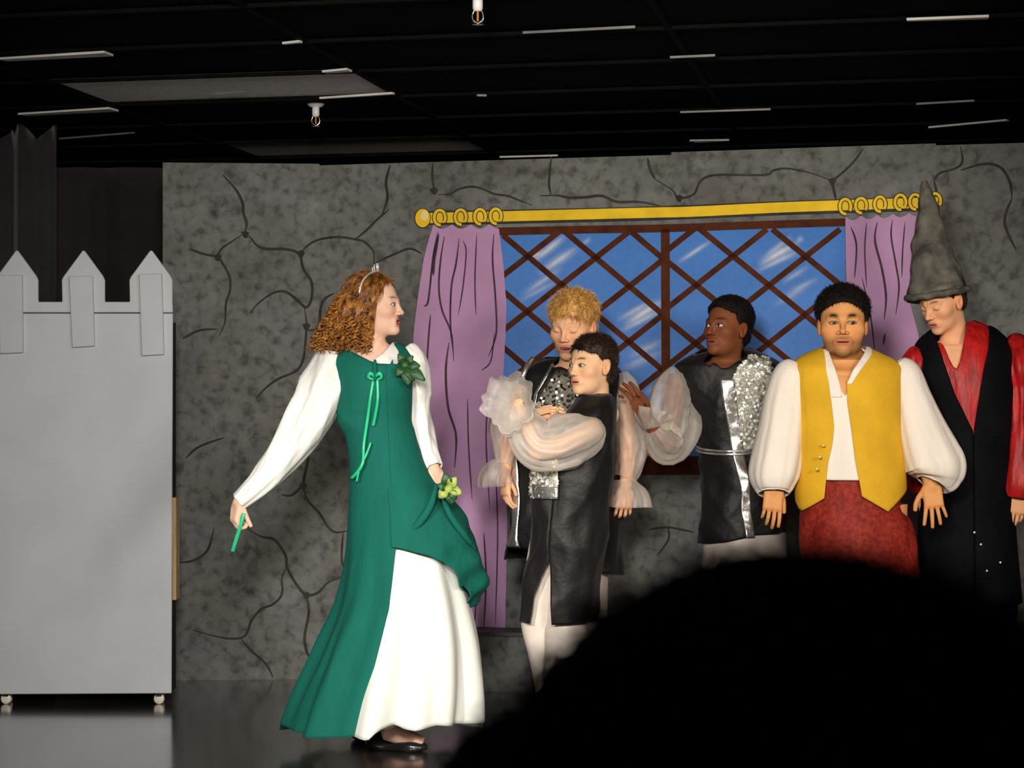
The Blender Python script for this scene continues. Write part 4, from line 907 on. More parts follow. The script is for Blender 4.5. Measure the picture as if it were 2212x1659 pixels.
# tiara
TI = mat('tiara_silver', (.95, .95, .97), rough=.3, metal=.6, var=.05, bump=0)
arc = []
for a in np.linspace(-78, 78, 25):
    a = math.radians(a); d = np.array([math.sin(a), .14-.50*abs(math.sin(a))**1.3, math.cos(a)*1.0]); t0 = .06
    lo_, hi_ = .05, .2
    for _ in range(18):
        m_ = (lo_+hi_)/2; pt = pr.loc(d*m_+np.array([0, .004, .02]))
        if hfn(pt[None])[0] < .001: lo_ = m_
        else: hi_ = m_
    arc.append(pr.loc(d*(hi_+.005)+np.array([0, .004, .02])))
tia = obj('tiara', *tube([(*p_, .0042) for p_ in arc], 8, 60, closed_world=True), TI, pr.root)
for k in range(9, 16):
    p_ = arc[k]; h_ = .022*(1-((k-12)/4.2)**2)+.008; up_ = pr.R[:, 2]
    V, f = tube([(*p_, .0022), (*(p_+up_*h_*.6+pr.R[:, 0]*.003*(-1)**k), .002), (*(p_+up_*h_), .0026)], 6, 8, closed_world=True); obj('tiara_spike', V, f, TI, tia)
# ribbon trailing from her hand
rb = obj('green_ribbon', *ribbon([(524, 1098, 6.90), (526, 1112, 6.89), (518, 1140, 6.89), (508, 1172, 6.90), (502, 1192, 6.91)], .013, 24), M_RIB, None, solid=.0015)
tag(rb, 'short bright green ribbon trailing from the hand of the woman in green', 'ribbon')
# ================================================================== MAN IN YELLOW WAISTCOAT
M_MUST = mat('mustard_twill', (.66, .37, .018), rough=.8, var=.08, vscale=10, bump=.15, bscale=60, spec=.2)
M_MAROON = mat('maroon_brocade', (.235, .020, .012), rough=.6, var=.4, vscale=60, bump=.3, bscale=90, spec=.15)
M_BLK = hair_mat('black_hair', (.004, .003, .003), (.010, .007, .006), .65, .12)
yv = Person('young man in mustard waistcoat, white full-sleeved shirt and maroon trousers', 1835, 7.0)
yv.head(1820, 698, 7.0, 1.06, -9, 1, 0, dict(skin=(.70, .32, .11), open=.0045, brow=(.010, .007, .006), brow_w=1.9, brow_a=1.0, white=(.34, .28, .22), brow_tilt=.9, brow_up=-.002, lip=(.50, .12, .09), stubble=.9, jaw=1.12, iris=(.02, .012, .008), look=(-.003, -.001), nosew=1.15, lash=(.10, .04, .02)),
        (1822, 790, 7.03), (.062, .068), bust=[(P(1770, 806, 7.02), P(1880, 806, 7.02), .062), (P(1800, 840, 6.96), P(1850, 840, 6.96), .075)])
YV = [(748, 1776, 1872, .060, .03), (762, 1742, 1902, .085, .02), (780, 1714, 1938, .105, .01), (800, 1704, 1952, .118), (850, 1706, 1950, .132), (930, 1712, 1948, .145), (1000, 1716, 1954, .150), (1060, 1717, 1958, .150), (1106, 1720, 1958, .150)]
yv.torso(YV[3:7]+[(1050, 1750, 1925, .10), (1100, 1765, 1915, .09)], grow=-.022)
for sx, ex in ((1716, 1690), (1948, 1985)): yv.limb([(sx, 800, 7.0, .045), ((sx+ex)/2, 880, 7.0, .045), (ex, 960, 6.99, .040)])
yv.hand(P(1672, 1052, 6.95), (-.10, -.12, -1), (.05, -1, .1), 1, P(1692, 955, 6.99), .90, (14, 18, 22, 26), .35, (-.008, -.004), .040)
yv.hand(P(2012, 1046, 6.93), (.09, -.16, -1), (-.1, -1, .15), -1, P(1985, 955, 6.99), .90, (8, 8, 10, 14), 1.35, (.004, .0), .040)
for x, dx in ((1795, -5), (1910, 5)): yv.limb([(x, 1090, 7.02, .085), (x+dx, 1300, 7.02, .075), (x+dx, 1430, 7.02, .055), (x+dx, 1590, 7.03, .04)], n=20)
yv.done()
yv.shoes([(1785, 6.98, -8), (1918, 6.98, 10)], M_SHOE, .27)
shirt = loft(YV[:8], 7.0, nu=96, nv=50, grow=-.010, top=by_px([(1700, 790), (1740, 770), (1776, 752), (1784, 775), (1796, 815), (1806, 850), (1813, 856), (1822, 840), (1845, 800), (1862, 765), (1872, 750), (1950, 785)], 752), bot=lambda th, px: px*0+1034, fold=lambda th, v: .012*np.sin(15*th+3*v)*v)
M_CREAM = mat('cream_muslin', (.80, .72, .63), rough=.8, var=.04, bump=.25, bscale=30, stretch=(1.8, 1.8, .35))
sh = yv.cloth('shirt', shirt, M_CREAM)
# placket and collar edge of the shirt
yv.cloth('shirt_placket', loft(YV[:7], 7.0, th0=edge([(752, 1780), (775, 1786), (815, 1798), (850, 1806), (1030, 1812)]), th1=edge([(752, 1762), (775, 1762), (815, 1766), (850, 1768), (1030, 1770)]), nu=8, nv=40, top=lambda th, px: px*0+753, bot=lambda th, px: px*0+858, grow=-.005), M_CREAM, .003, parent=sh)
yv.cloth('shirt_collar', loft(YV[:6], 7.0, th0=edge([(748, 1880), (765, 1874), (800, 1846), (830, 1826)]), th1=edge([(748, 1866), (765, 1856), (800, 1830), (830, 1816)]), nu=6, nv=30, top=lambda th, px: px*0+748, bot=lambda th, px: px*0+830, grow=.004), M_CREAM, .003, parent=sh)
vfold = lambda th, v: (.012*np.sin(11*th+4*v+.5)*v+crease(3, .03, 4, (1, 4), (3, 9))(th, v))*np.clip((.86-v)*4, 0, 1)
lv = loft(YV, 7.0, th0=edge([(748, 1774), (800, 1774), (830, 1779), (920, 1788), (960, 1784), (1000, 1775), (1075, 1768), (1110, 1766)]), th1=math.radians(272), nu=200, nv=60, fold=vfold, bot=by_px([(1716, 1078), (1722, 1098), (1727, 1101), (1768, 1073), (1780, 1070)], 1075))
rv = loft(YV, 7.0, th0=math.radians(-92), th1=edge([(748, 1874), (766, 1868), (800, 1840), (822, 1816), (870, 1817), (930, 1825), (990, 1832), (1060, 1845), (1110, 1850)]), nu=200, nv=60, fold=vfold, bot=by_px([(1845, 1066), (1850, 1070), (1905, 1101), (1958, 1056), (1970, 1054)], 1058))
vest = MB().add(*lv).add(*rv).build('waistcoat', M_MUST, yv.root, solid=.006)
M_BRASS = mat('brass', (.85, .62, .15), rough=.3, metal=.3, var=.05, bump=0)
for x, y in ((1779, 962), (1771, 987), (1765, 1013)):
    V, f = lathe([(.001, .004), (.005, .003), (.0065, 0), (.005, -.002)], P(x, y, 6.853), axis=(0, -1, 0), seg=12); obj('button', V, f, M_BRASS, vest)
ys = lambda s, a: (lambda th, v: a*np.clip(v*1.6, .15, 1)*(np.sin(6*th+s+2*v)+.6*np.sin(11*th-2*v+s)+.35*np.sin(17*th+s*2)))
yv.cloth('sleeve', tube([(1722, 786, 7.0, .028), (1712, 806, 7.0, .062), (1699, 860, 7.0, .074), (1689, 930, 6.99, .080), (1679, 990, 6.97, .086), (1672, 1028, 6.96, .084), (1671, 1056, 6.955, .064), (1671, 1066, 6.95, .052)], 60, 70, ys(.4, .035), cap=False), M_CREAM, .003)
yv.cloth('sleeve', tube([(1938, 784, 7.0, .028), (1952, 806, 7.0, .056), (1970, 860, 7.0, .066), (1990, 925, 6.98, .084), (2010, 980, 6.96, .100), (2021, 1010, 6.95, .104), (2020, 1034, 6.945, .086), (2015, 1046, 6.94, .056)], 64, 70, ys(2.0, .03), cap=False), M_CREAM, .003)
TR = [(1022, 1740, 1938, .126), (1060, 1736, 1942, .128), (1100, 1730, 1950, .132), (1130, 1727, 1970, .142), (1180, 1729, 1980, .146), (1260, 1735, 1984, .14)]
V1 = loft(TR, 7.0, nu=72, nv=30, fold=lambda th, v: .02*v*np.sin(5*th+9*v)+.012*np.sin(9*th-12*v))
tr = MB().add(*V1)
for x, s in ((1798, -1), (1918, 1)): tr.add(*tube([(x, 1232, 7.0, .104, .120), (x, 1295, 7.0, .104, .118), (x+s*2, 1420, 7.01, .085), (x+s*3, 1520, 7.02, .075), (x+s*3, 1597, 7.02, .07)], 36, 40, wob(4+s, 5, 6, .03, 14), cap=False))
tr.build('trousers', M_MAROON, yv.root, solid=.003)
short_hair(yv, M_BLK, cen=(0, -.014, .050), r=(.094, .108, .086), hairline=.066, temple=-.035, nape=-.05, lump=.004, lscale=60, seed=4, n=4200, Ls=.011, up=.9, side=.07)

# ================================================================== DARK-SKINNED YOUNG MAN IN BLACK AND SILVER TABARD
DY = 7.62
dm = Person('young man with short black hair in black tabard with wide silver sequin panel', 1600, DY)
dm.head(1572, 708, DY, 1.0, -47, 7, 0, dict(skin=(.215, .066, .024), open=.0058, brow=(.02, .008, .005), lip=(.26, .07, .045), jaw=1.0, iris=(.02, .012, .01), look=(.004, .002), nosew=1.35, nose=.8, lips=1.35, blush=(1.05, .95, .9), lash=(.03, .012, .008)),
        (1562, 800, DY+.03), (.052, .056), bust=[(P(1515, 812, DY+.02), P(1615, 808, DY+.02), .05), (P(1540, 825, DY-.03), P(1580, 825, DY-.03), .062)])
DM = [(748, 1528, 1612, .058, .03), (760, 1505, 1640, .082, .02), (775, 1476, 1672, .098, .01), (790, 1457, 1692, .108), (840, 1466, 1690, .122), (900, 1488, 1680, .128), (970, 1510, 1668, .122), (1050, 1513, 1690, .135), (1150, 1508, 1700, .145), (1174, 1507, 1703, .146)]
dm.torso(DM[3:8], grow=-.02)
dm.limb([(1466, 812, DY, .042), (1452, 890, DY-.02, .040), (1440, 955, DY-.05, .036)])
dm.hand(P(1396, 904, DY-.15), (-.60, .05, 1), (.45, -.85, .30), -1, P(1440, 958, DY-.06), .98, (12, 14, 16, 20), .5, (.0, -.004))
dm.limb([(1688, 812, DY, .042), (1700, 890, DY, .040), (1702, 960, DY-.03, .036)])
dm.hand(P(1700, 1040, DY-.06), (-.1, -.1, -1), (.8, -.6, 0), -1, P(1702, 960, DY-.03), .9)
for x in (1560, 1648): dm.limb([(x, 1120, DY, .08), (x, 1300, DY, .06), (x, 1430, DY, .05), (x, 1535, DY+.02, .04)], n=18)
dm.done(); dm.shoes([(1552, DY-.02, -14), (1652, DY-.02, 8)], M_SHOE)
tfold = lambda s: (lambda th, v: crease(int(s*7), .075, 5, (1, 4), (6, 24))(th, v)*np.clip(v*4, 0, 1)+.018*np.sin(4*th+11*v+s)*np.clip(v*2, .2, 1)+.012*np.sin(9*th-16*v+2*s)+.02*v*np.sin(7*th+s))
tab = loft(DM, DY, nu=110, nv=80, top=by_px([(1450, 788), (1500, 762), (1526, 757), (1534, 780), (1552, 796), (1570, 794), (1592, 776), (1606, 752), (1640, 758), (1700, 788)], 752), fold=tfold(1.0), bot=by_px([(1500, 1174), (1560, 1166), (1620, 1152), (1700, 1146)], 1160))
tb = dm.cloth('tabard', tab, M_SATIN)
sp = loft(DM, DY, th0=edge([(748, 1655), (1000, 1662)]), th1=edge([(748, 1600), (790, 1588), (820, 1572), (900, 1584), (985, 1596)]), nu=24, nv=50, top=by_px([(1570, 812), (1590, 792), (1612, 768), (1660, 772)], 770), bot=lambda th, px: px*0+980, fold=tfold(1.0), grow=.006)
spo = dm.cloth('sequin_panel', sp, M_SEQB, .003, parent=tb, label='sparkling silver sequin panel'); sequins(tb, sp, 900, M_SEQ, 5, .0062, .38)
st = loft(DM, DY, th0=edge([(810, 1577), (900, 1588), (980, 1600), (1050, 1611), (1100, 1613), (1170, 1624)]), th1=edge([(810, 1547), (900, 1562), (980, 1575), (1050, 1592), (1100, 1592), (1170, 1606)]), nu=8, nv=80, top=lambda th, px: px*0+818, bot=lambda th, px: px*0+1156, fold=lambda th, v: tfold(1.0)(th, v)+.012*np.sin(60*v)*np.sin(23*v), grow=.009)
dm.cloth('silver_stripe', st, M_SILVER, .002, parent=tb)
bl = []
for a in np.linspace(0, 2*np.pi, 48, endpoint=False):
    c = P(1588, 968, DY); r_ = 82/F*DY; bl.append((c[0]+r_*1.03*math.cos(a), DY-.132*math.sin(a), c[2]-.020*math.sin(a)+.006*math.cos(a), .0065))
for dz in (0, .016): dm.cloth('cord_belt', tube([(a_, b_, c_+dz*.8, d_*.8) for a_, b_, c_, d_ in bl+bl[:1]], 8, 96, closed_world=True), M_SILVER, 0, parent=tb)
TD = [(1120, 1522, 1690, .13), (1180, 1516, 1700, .135), (1250, 1520, 1702, .13)]
t2 = MB().add(*loft(TD, DY, nu=60, nv=16, fold=lambda th, v: .02*np.sin(6*th+8*v)))
for x in (1562, 1652): t2.add(*tube([(x, 1225, DY, .074, .100), (x, 1300, DY, .078, .098), (x, 1420, DY, .07), (x, 1540, DY+.01, .062)], 30, 34, wob(x, 5, 6, .04, 14), cap=False))
t2.build('trousers', M_TROU, dm.root, solid=.003)
ssf = lambda s, a=.07, k=5: (lambda th, v: crease(int(s*10)+3, .34, 6, (4, 13), (1, 7), 1.6)(th, v)*np.sin(np.pi*np.clip(v, .02, .98))**.5+a*np.sin(np.pi*np.clip(v, .02, .98))**.5*(np.sin(k*th+s+5*v)+.7*np.sin((2*k-1)*th-4*v+2*s)+.5*np.sin(17*th+s)))
dm.cloth('sheer_sleeve', tube([(1464, 798, DY, .036), (1458, 830, DY-.01, .070), (1452, 880, DY-.03, .090), (1450, 925, DY-.05, .094), (1440, 955, DY-.07, .082), (1422, 940, DY-.11, .062), (1410, 922, DY-.135, .034)], 56, 60, ssf(.3), cap=False), M_SHEER, 0)
dm.cloth('cuff_ruffle', ruffle([(1410, 924, DY-.135, .032), (1408, 914, DY-.135, .046), (1408, 902, DY-.13, .062), (1410, 890, DY-.125, .068)], 8, .16, seed=2), M_SHEER, 0)
dm.cloth('sheer_sleeve', tube([(1686, 798, DY, .036), (1692, 830, DY, .066), (1700, 890, DY-.01, .085), (1703, 950, DY-.03, .085), (1702, 1000, DY-.05, .06), (1701, 1035, DY-.06, .034)], 48, 50, ssf(1.3), cap=False), M_SHEER2, 0)
short_hair(dm, M_BLK, cen=(0, -.016, .046), r=(.084, .106, .086), hairline=.070, temple=-.03, nape=-.07, lump=.003, lscale=110, seed=9, n=3600, Ls=.007, up=1., side=.07)

# ================================================================== BLOND BOY
BY = 7.66
bb = Person('blond boy looking down, black tunic with silver trim and sheer puffed sleeves', 1235, BY)
bb.head(1238, 702, BY, 1.07, -24, -14, 3, dict(skin=(.90, .49, .28), brow=(.55, .30, .13), brow_a=.5, lip=(.62, .17, .15), lids=True, mouth=.004, teeth=True, jaw=1.04, nosew=1.1, nose=.75),
        (1238, 805, BY+.04), (.050, .056), bust=[(P(1190, 818, BY+.03), P(1285, 818, BY+.03), .05)])
BB = [(766, 1192, 1288, .060, .03), (780, 1160, 1316, .085, .02), (796, 1134, 1338, .102, .01), (815, 1124, 1346, .112), (870, 1120, 1346, .125), (960, 1112, 1344, .130), (1060, 1102, 1344, .135), (1180, 1094, 1346, .14), (1244, 1092, 1347, .14)]
bb.torso(BB[3:8], grow=-.02)
bb.limb([(1136, 830, BY, .04), (1112, 900, BY, .036), (1096, 965, BY-.02, .033)])
bb.hand(P(1092, 1030, BY-.05), (.02, -.1, -1), (-.85, -.5, 0), 1, P(1096, 965, BY-.02), .80, (20, 22, 26, 30), .3)
bb.limb([(1334, 830, BY, .04), (1352, 905, BY, .037), (1356, 975, BY-.03, .034)])
bb.hand(P(1352, 1056, BY-.07), (-.12, -.25, -1), (.1, -1, .3), -1, P(1356, 970, BY-.03), .84, (42, 44, 44, 40), .6, (-.004, -.006))
for x in (1190, 1268): bb.limb([(x, 1120, BY, .08), (x, 1300, BY, .06), (x, 1430, BY, .05), (x, 1530, BY+.02, .04)], n=18)
bb.done(); bb.shoes([(1182, BY-.02, -14), (1276, BY-.02, 8)], M_SHOE)
tun = loft(BB, BY, nu=100, nv=70, top=by_px([(1120, 800), (1160, 782), (1196, 770), (1206, 790), (1240, 806), (1275, 792), (1288, 768), (1350, 802)], 770), fold=tfold(2.2), bot=by_px([(1090, 1180), (1146, 1182), (1290, 1232), (1350, 1242)], 1210))
tn = bb.cloth('tunic', tun, M_SATIN)
sp = loft(BB, BY, th0=edge([(780, 1290), (900, 1300)]), th1=edge([(780, 1214), (850, 1168), (900, 1150), (960, 1148)]), nu=24, nv=40, top=lambda th, px: px*0+800, bot=lambda th, px: px*0+945, fold=tfold(2.2), grow=.006)
M_SEQD = mat('dull_pewter_sequin', (.34, .31, .25), rough=.28, metal=1, var=.3, vscale=60, bump=0)
bb.cloth('sequin_panel', sp, mat('pewter_cloth', (.10, .09, .07), rough=.5, metal=.5, var=.3, vscale=60, bump=.2), .003, parent=tn, label='dull pewter sequin panel'); sequins(tn, sp, 500, M_SEQD, 8, .0055, .3)
for e0, e1, ya, yb in (([(770, 1206), (850, 1164), (960, 1142)], [(770, 1200), (850, 1158), (960, 1136)], 786, 950), ([(960, 1120), (1180, 1126)], [(960, 1108), (1180, 1105)], 960, 1178)):
    bb.cloth('silver_stripe', loft(BB, BY, th0=edge(e0), th1=edge(e1), nu=5, nv=50, top=lambda th, px: px*0+ya, bot=lambda th, px: px*0+yb, fold=tfold(2.2), grow=.009), M_SILVER, .002, parent=tn)
bb.cloth('shoulder_trim', ribbon([(1152, 772, BY-.06), (1140, 788, BY-.10), (1130, 812, BY-.115), (1124, 832, BY-.10)], .018, 16), M_SILVER, .002, parent=tn)
bb.cloth('sheer_sleeve', tube([(1134, 806, BY, .036), (1122, 845, BY, .068), (1108, 910, BY-.01, .078), (1100, 965, BY-.03, .062), (1090, 1005, BY-.05, .034)], 48, 50, ssf(.9), cap=False), M_SHEER, 0)
bb.cloth('cuff_ruffle', ruffle([(1090, 1004, BY-.05, .033), (1080, 1016, BY-.05, .055), (1072, 1036, BY-.05, .064), (1072, 1050, BY-.05, .060)], 7, .16, seed=5), M_SHEER, 0)
bb.cloth('sheer_sleeve', tube([(1336, 806, BY, .036), (1344, 845, BY, .066), (1354, 910, BY-.02, .078), (1360, 965, BY-.05, .072), (1356, 1010, BY-.07, .056), (1348, 1034, BY-.08, .040)], 48, 50, ssf(1.9), cap=False), M_SHEER, 0)
bb.cloth('cuff_ruffle', ruffle([(1348, 1034, BY-.08, .040), (1350, 1050, BY-.08, .055), (1354, 1072, BY-.08, .078), (1354, 1094, BY-.08, .084)], 7, .16, seed=6), M_SHEER, 0)
t3 = MB()
for x in (1192, 1266): t3.add(*tube([(x, 1150, BY, .085, .11), (x, 1300, BY, .082, .10), (x, 1420, BY, .07), (x, 1536, BY+.01, .062)], 30, 34, wob(x, 5, 6, .04, 14), cap=False))
t3.build('trousers', M_TROU, bb.root, solid=.003)
M_BLOND = hair_mat('blond_hair', (.30, .13, .025), (.72, .42, .12), .5)
short_hair(bb, M_BLOND, cen=(0, -.014, .048), r=(.085, .104, .080), hairline=.052, temple=-.02, nape=-.06, lump=.002, lscale=60, seed=12, n=7000, Ls=.022, up=.35, down=.8, fringe=True, wd=.0012)

# ================================================================== DARK-HAIRED BOY
KY = 7.32
kb = Person('small boy with cropped dark hair, arms folded in sheer ruffled sleeves', 1225, KY)
kb.head(1279, 787, KY, .965, -50, -1, 0, dict(skin=(.92, .56, .33), open=.0055, brow=(.07, .035, .018), brow_w=1.1, lip=(.66, .22, .18), jaw=.95, iris=(.05, .03, .02), look=(.004, 0), nose=.62, scalp=(.05, .025, .015), lash=(.14, .07, .04)),
        (1290, 880, KY+.04), (.046, .050), bust=[(P(1255, 905, KY+.02), P(1312, 895, KY+.03), .045)])
KB = [(850, 1256, 1319, .052, .03), (862, 1246, 1327, .085, .025), (885, 1228, 1332, .112, .01), (930, 1192, 1332, .125), (975, 1163, 1331, .130), (1010, 1151, 1328, .130), (1080, 1147, 1318, .130), (1180, 1143, 1312, .135), (1260, 1128, 1301, .128), (1344, 1121, 1284, .12)]
kb.torso(KB[2:8], grow=-.02)
kb.limb([(1288, 920, KY-.10, .038), (1225, 955, KY-.15, .038), (1162, 975, KY-.18, .034)])
kb.hand(P(1120, 876, KY-.16), (-.15, .35, 1), (-.6, -.7, 0), 1, P(1160, 975, KY-.18), .66, (45, 48, 50, 52), .3)
kb.limb([(1235, 920, KY+.05, .036), (1175, 960, KY+.0, .034), (1140, 930, KY-.04, .032)])
kb.hand(P(1150, 898, KY-.10), (1, -.12, .18), (.05, -.7, .8), 1, P(1135, 935, KY-.05), .76, (16, 20, 24, 28), .4)
for x, y in ((1190, KY+.03), (1232, KY-.03)): kb.limb([(x, 1150, y, .065), (x-4, 1330, y, .05), (x-6, 1450, y, .042), (x-4, 1570, y, .034)], n=18)
kb.done(); kb.shoes([(1186, KY+.03, -55), (1222, KY-.05, -45)], M_SHOE, .22)
V, f = lathe([(.0075, -.003), (.0095, -.003), (.0095, .003), (.0075, .003)], P(1204, 884, KY-.125), axis=(1, .1, -.2), seg=16); obj('finger_ring', V, f, M_BRASS, kb.root)
slL = [(850, 1206), (1205, 1183), (1240, 1166), (1290, 1150), (1344, 1141)]; slR = [(850, 1206), (1205, 1184), (1344, 1190)]
kt = loft(KB, KY, th0=edge(slL), th1=edge_back(slR), nu=120, nv=84, fold=lambda th, v: crease(17, .09, 5, (1, 4), (6, 24))(th, v)*np.clip(v*3, 0, 1)+.018*np.sin(3*th+14*v)*np.clip(v*2, 0, 1)+.014*np.sin(6*th-19*v+1)+.012*np.sin(10*th+7*v),
          bot=lambda th, px: px*0+1342.)
ktun = kb.cloth('tunic', kt, M_SATIN)
kp = loft(KB, KY, th0=edge([(980, 1206), (1075, 1206)]), th1=edge([(980, 1153), (1075, 1150)]), nu=16, nv=20, top=lambda th, px: px*0+985, bot=lambda th, px: px*0+1072, grow=.012)
kb.cloth('sequin_panel', kp, M_SEQB, .003, parent=ktun, label='silver sequin panel with white lower edge'); sequins(ktun, kp, 160, M_SEQ, 2, .006, .35)
kb.cloth('silver_stripe', loft(KB, KY, th0=edge([(1040, 1206), (1075, 1206)]), th1=edge([(1040, 1160), (1075, 1160)]), nu=12, nv=6, top=lambda th, px: px*0+1048, bot=lambda th, px: px*0+1074, grow=.017), M_SILVER, .002, parent=ktun)
kb.cloth('sheer_sleeve', tube([(1292, 922, KY-.10, .040), (1268, 938, KY-.13, .078), (1235, 950, KY-.15, .092), (1196, 962, KY-.17, .092), (1160, 958, KY-.18, .086), (1136, 925, KY-.17, .072), (1124, 896, KY-.165, .048), (1119, 876, KY-.16, .026)], 60, 80, ssf(.5, .06), cap=False), M_SHEER2, 0)
kb.cloth('cuff_ruffle', ruffle([(1121, 880, KY-.16, .024), (1114, 877, KY-.20, .045), (1106, 874, KY-.235, .080), (1100, 872, KY-.255, .100), (1098, 872, KY-.262, .104)], 5, .10, seg=130, n=30, seed=1), M_SHEER2, 0)
kb.cloth('sheer_sleeve', tube([(1240, 915, KY+.05, .036), (1200, 945, KY+.02, .07), (1160, 960, KY-.02, .075), (1140, 930, KY-.05, .06), (1145, 905, KY-.08, .032)], 48, 50, ssf(2.5, .06), cap=False), M_SHEER2, 0)
kb.cloth('cuff_ruffle', ruffle([(1145, 905, KY-.08, .03), (1155, 900, KY-.09, .042), (1170, 895, KY-.10, .048)], 6, .18, seed=9), M_SHEER2, 0)
t4 = MB()
t4.add(*tube([(1195, 1150, KY+.03, .075), (1178, 1240, KY+.03, .075), (1164, 1335, KY+.03, .065), (1178, 1410, KY+.03, .062), (1192, 1490, KY+.03, .058), (1194, 1575, KY+.03, .054)], 32, 46, wob(8, 5, 6, .05, 22), cap=False))
t4.add(*tube([(1228, 1150, KY-.01, .070), (1226, 1240, KY-.01, .068), (1221, 1325, KY-.01, .068), (1222, 1362, KY-.015, .078), (1220, 1420, KY-.03, .076), (1212, 1490, KY-.04, .066), (1210, 1575, KY-.04, .058)], 32, 46, wob(9, 5, 6, .05, 22), cap=False))
t4.build('trousers', M_TROU, kb.root, solid=.003)
M_DKBR = hair_mat('dark_brown_hair', (.006, .003, .002), (.035, .015, .008), .5)
short_hair(kb, M_DKBR, cen=(0, -.016, .042), r=(.080, .100, .081), hairline=.056, temple=-.03, nape=-.075, lump=.003, lscale=120, seed=21, n=7000, Ls=.013, up=.7, down=.5, wd=.0009)

# ================================================================== MAN IN POINTED HAT
ZY = 7.30
wz = Person('stooping man in tall grey pointed hat, black vest and red satin shirt', 2080, ZY)
wz.head(2036, 648, ZY-.02, .95, -54, -24, 0, dict(skin=(.84, .43, .23), brow=(.10, .045, .02), lip=(.50, .12, .09), jaw=.96, lids=True, nose=.9),
        (2064, 745, ZY+.03), (.050, .056), bust=[(P(2020, 770, ZY+.0), P(2090, 768, ZY+.02), .055), (P(2035, 790, ZY-.03), P(2065, 800, ZY-.03), .06)])
WZ = [(690, 2060, 2112, .055, .05), (702, 2028, 2138, .085, .04), (720, 2000, 2160, .108, .03), (745, 1978, 2182, .122, .02), (775, 1972, 2194, .13, .01), (850, 1984, 2192, .138), (950, 1992, 2190, .14), (1050, 1992, 2186, .145), (1150, 1985, 2190, .15), (1300, 1975, 2205, .16)]
wz.torso(WZ[3:8], grow=-.024)
wz.limb([(2186, 765, ZY, .042), (2200, 860, ZY, .04), (2200, 960, ZY-.03, .036)])
wz.hand(P(2196, 1062, ZY-.06), (-.1, -.2, -1), (.2, -1, .2), -1, P(2200, 960, ZY-.03), .9, (26, 28, 30, 32), .4)
wz.limb([(1990, 790, ZY, .042), (1978, 880, ZY+.03, .04), (1990, 960, ZY+.02, .036)])
wz.hand(P(2000, 1050, ZY+.0), (0, -.2, -1), (-.6, -.8, 0), 1, P(1990, 960, ZY+.02), .88, (26, 28, 30, 32), .4)
for x in (2040, 2140): wz.limb([(x, 1120, ZY+.03, .085), (x, 1330, ZY, .065), (x, 1450, ZY, .05), (x, 1560, ZY+.03, .04)], n=18)
wz.done(); wz.shoes([(2030, ZY, -25), (2146, ZY, 0)], M_SHOE, .27)
M_RED = mat('red_satin', (.40, .010, .010), rough=.42, var=.4, vscale=24, bump=.4, bscale=26, stretch=(1.5, 1.5, .5), spec=.25)
M_VELV = mat('black_velvet', (.0035, .0035, .005), rough=.75, var=.3, vscale=10, bump=.15, sheen=.0, spec=.08)
rs = loft(WZ[:8], ZY, nu=90, nv=40, grow=-.008, top=by_px([(1970, 760), (2006, 740), (2020, 742), (2030, 765), (2046, 802), (2060, 775), (2074, 730), (2078, 700), (2100, 692), (2190, 745)], 694), fold=lambda th, v: .015*np.sin(14*th+3*v)*np.clip(v*3, 0, 1))
wz.cloth('shirt', rs, M_RED)
vl = edge([(690, 2010), (735, 2013), (780, 2024), (850, 2046), (932, 2084), (1300, 2084)]); vr = edge_back([(690, 2128), (740, 2122), (800, 2106), (860, 2096), (932, 2085), (1300, 2085)])
ve = loft(WZ[1:], ZY, th0=vl, th1=vr, nu=110, nv=60, top=by_px([(1970, 770), (1985, 738), (2012, 722), (2128, 704), (2160, 716), (2195, 770)], 704), fold=lambda th, v: .012*np.sin(5*th+9*v), grow=.004)
wz.cloth('vest', ve, M_VELV, .006)
wz.cloth('sleeve', tube([(2172, 738, ZY, .030), (2190, 756, ZY, .062), (2196, 800, ZY-.01, .080), (2204, 840, ZY-.01, .070), (2206, 900, ZY-.02, .070), (2204, 980, ZY-.04, .076), (2198, 1050, ZY-.06, .072), (2196, 1070, ZY-.06, .055)], 44, 70, ssf(.2, .045, 4), cap=False), M_RED, .003)
wz.cloth('sleeve', tube([(1994, 762, ZY, .030), (1984, 782, ZY, .058), (1978, 850, ZY+.02, .062), (1984, 930, ZY+.02, .066), (1996, 1030, ZY, .066), (2000, 1048, ZY, .05)], 40, 60, ssf(1.2, .045, 4), cap=False), M_RED, .003)
t5 = MB().add(*loft([(1150, 1990, 2186, .145), (1250, 1980, 2196, .15), (1300, 1985, 2195, .14)], ZY, nu=48, nv=10))
for x in (2038, 2142): t5.add(*tube([(x, 1270, ZY, .095, .12), (x, 1340, ZY, .09), (x, 1450, ZY, .075), (x, 1570, ZY+.02, .066)], 28, 30, wob(x, 5, 6, .03, 10), cap=False))
t5.build('trousers', M_VELV, wz.root, solid=.003)
M_RHINE = mat('rhinestone', (.95, .95, 1), rough=.2, metal=0, var=0, bump=0)
for x, y in ((2105, 1150), (2161, 1215), (2132, 1233), (2119, 1176)):
    V, f = lathe([(.0005, .004), (.003, .002), (.0042, 0), (.003, -.002)], P(x, y, ZY-.165), axis=(0, -1, .1), seg=8); obj('rhinestone', V, f, M_RHINE, wz.root, False)
short_hair(wz, M_DKBR, cen=(0, -.018, .036), r=(.081, .102, .078), hairline=.050, temple=-.035, nape=-.07, lump=.002, lscale=100, seed=31, n=1500, Ls=.010)
M_HAT = mat('grey_felt', (.105, .095, .076), rough=.9, var=.45, vscale=18, bump=.8, bscale=28, dark=(.040, .037, .032))
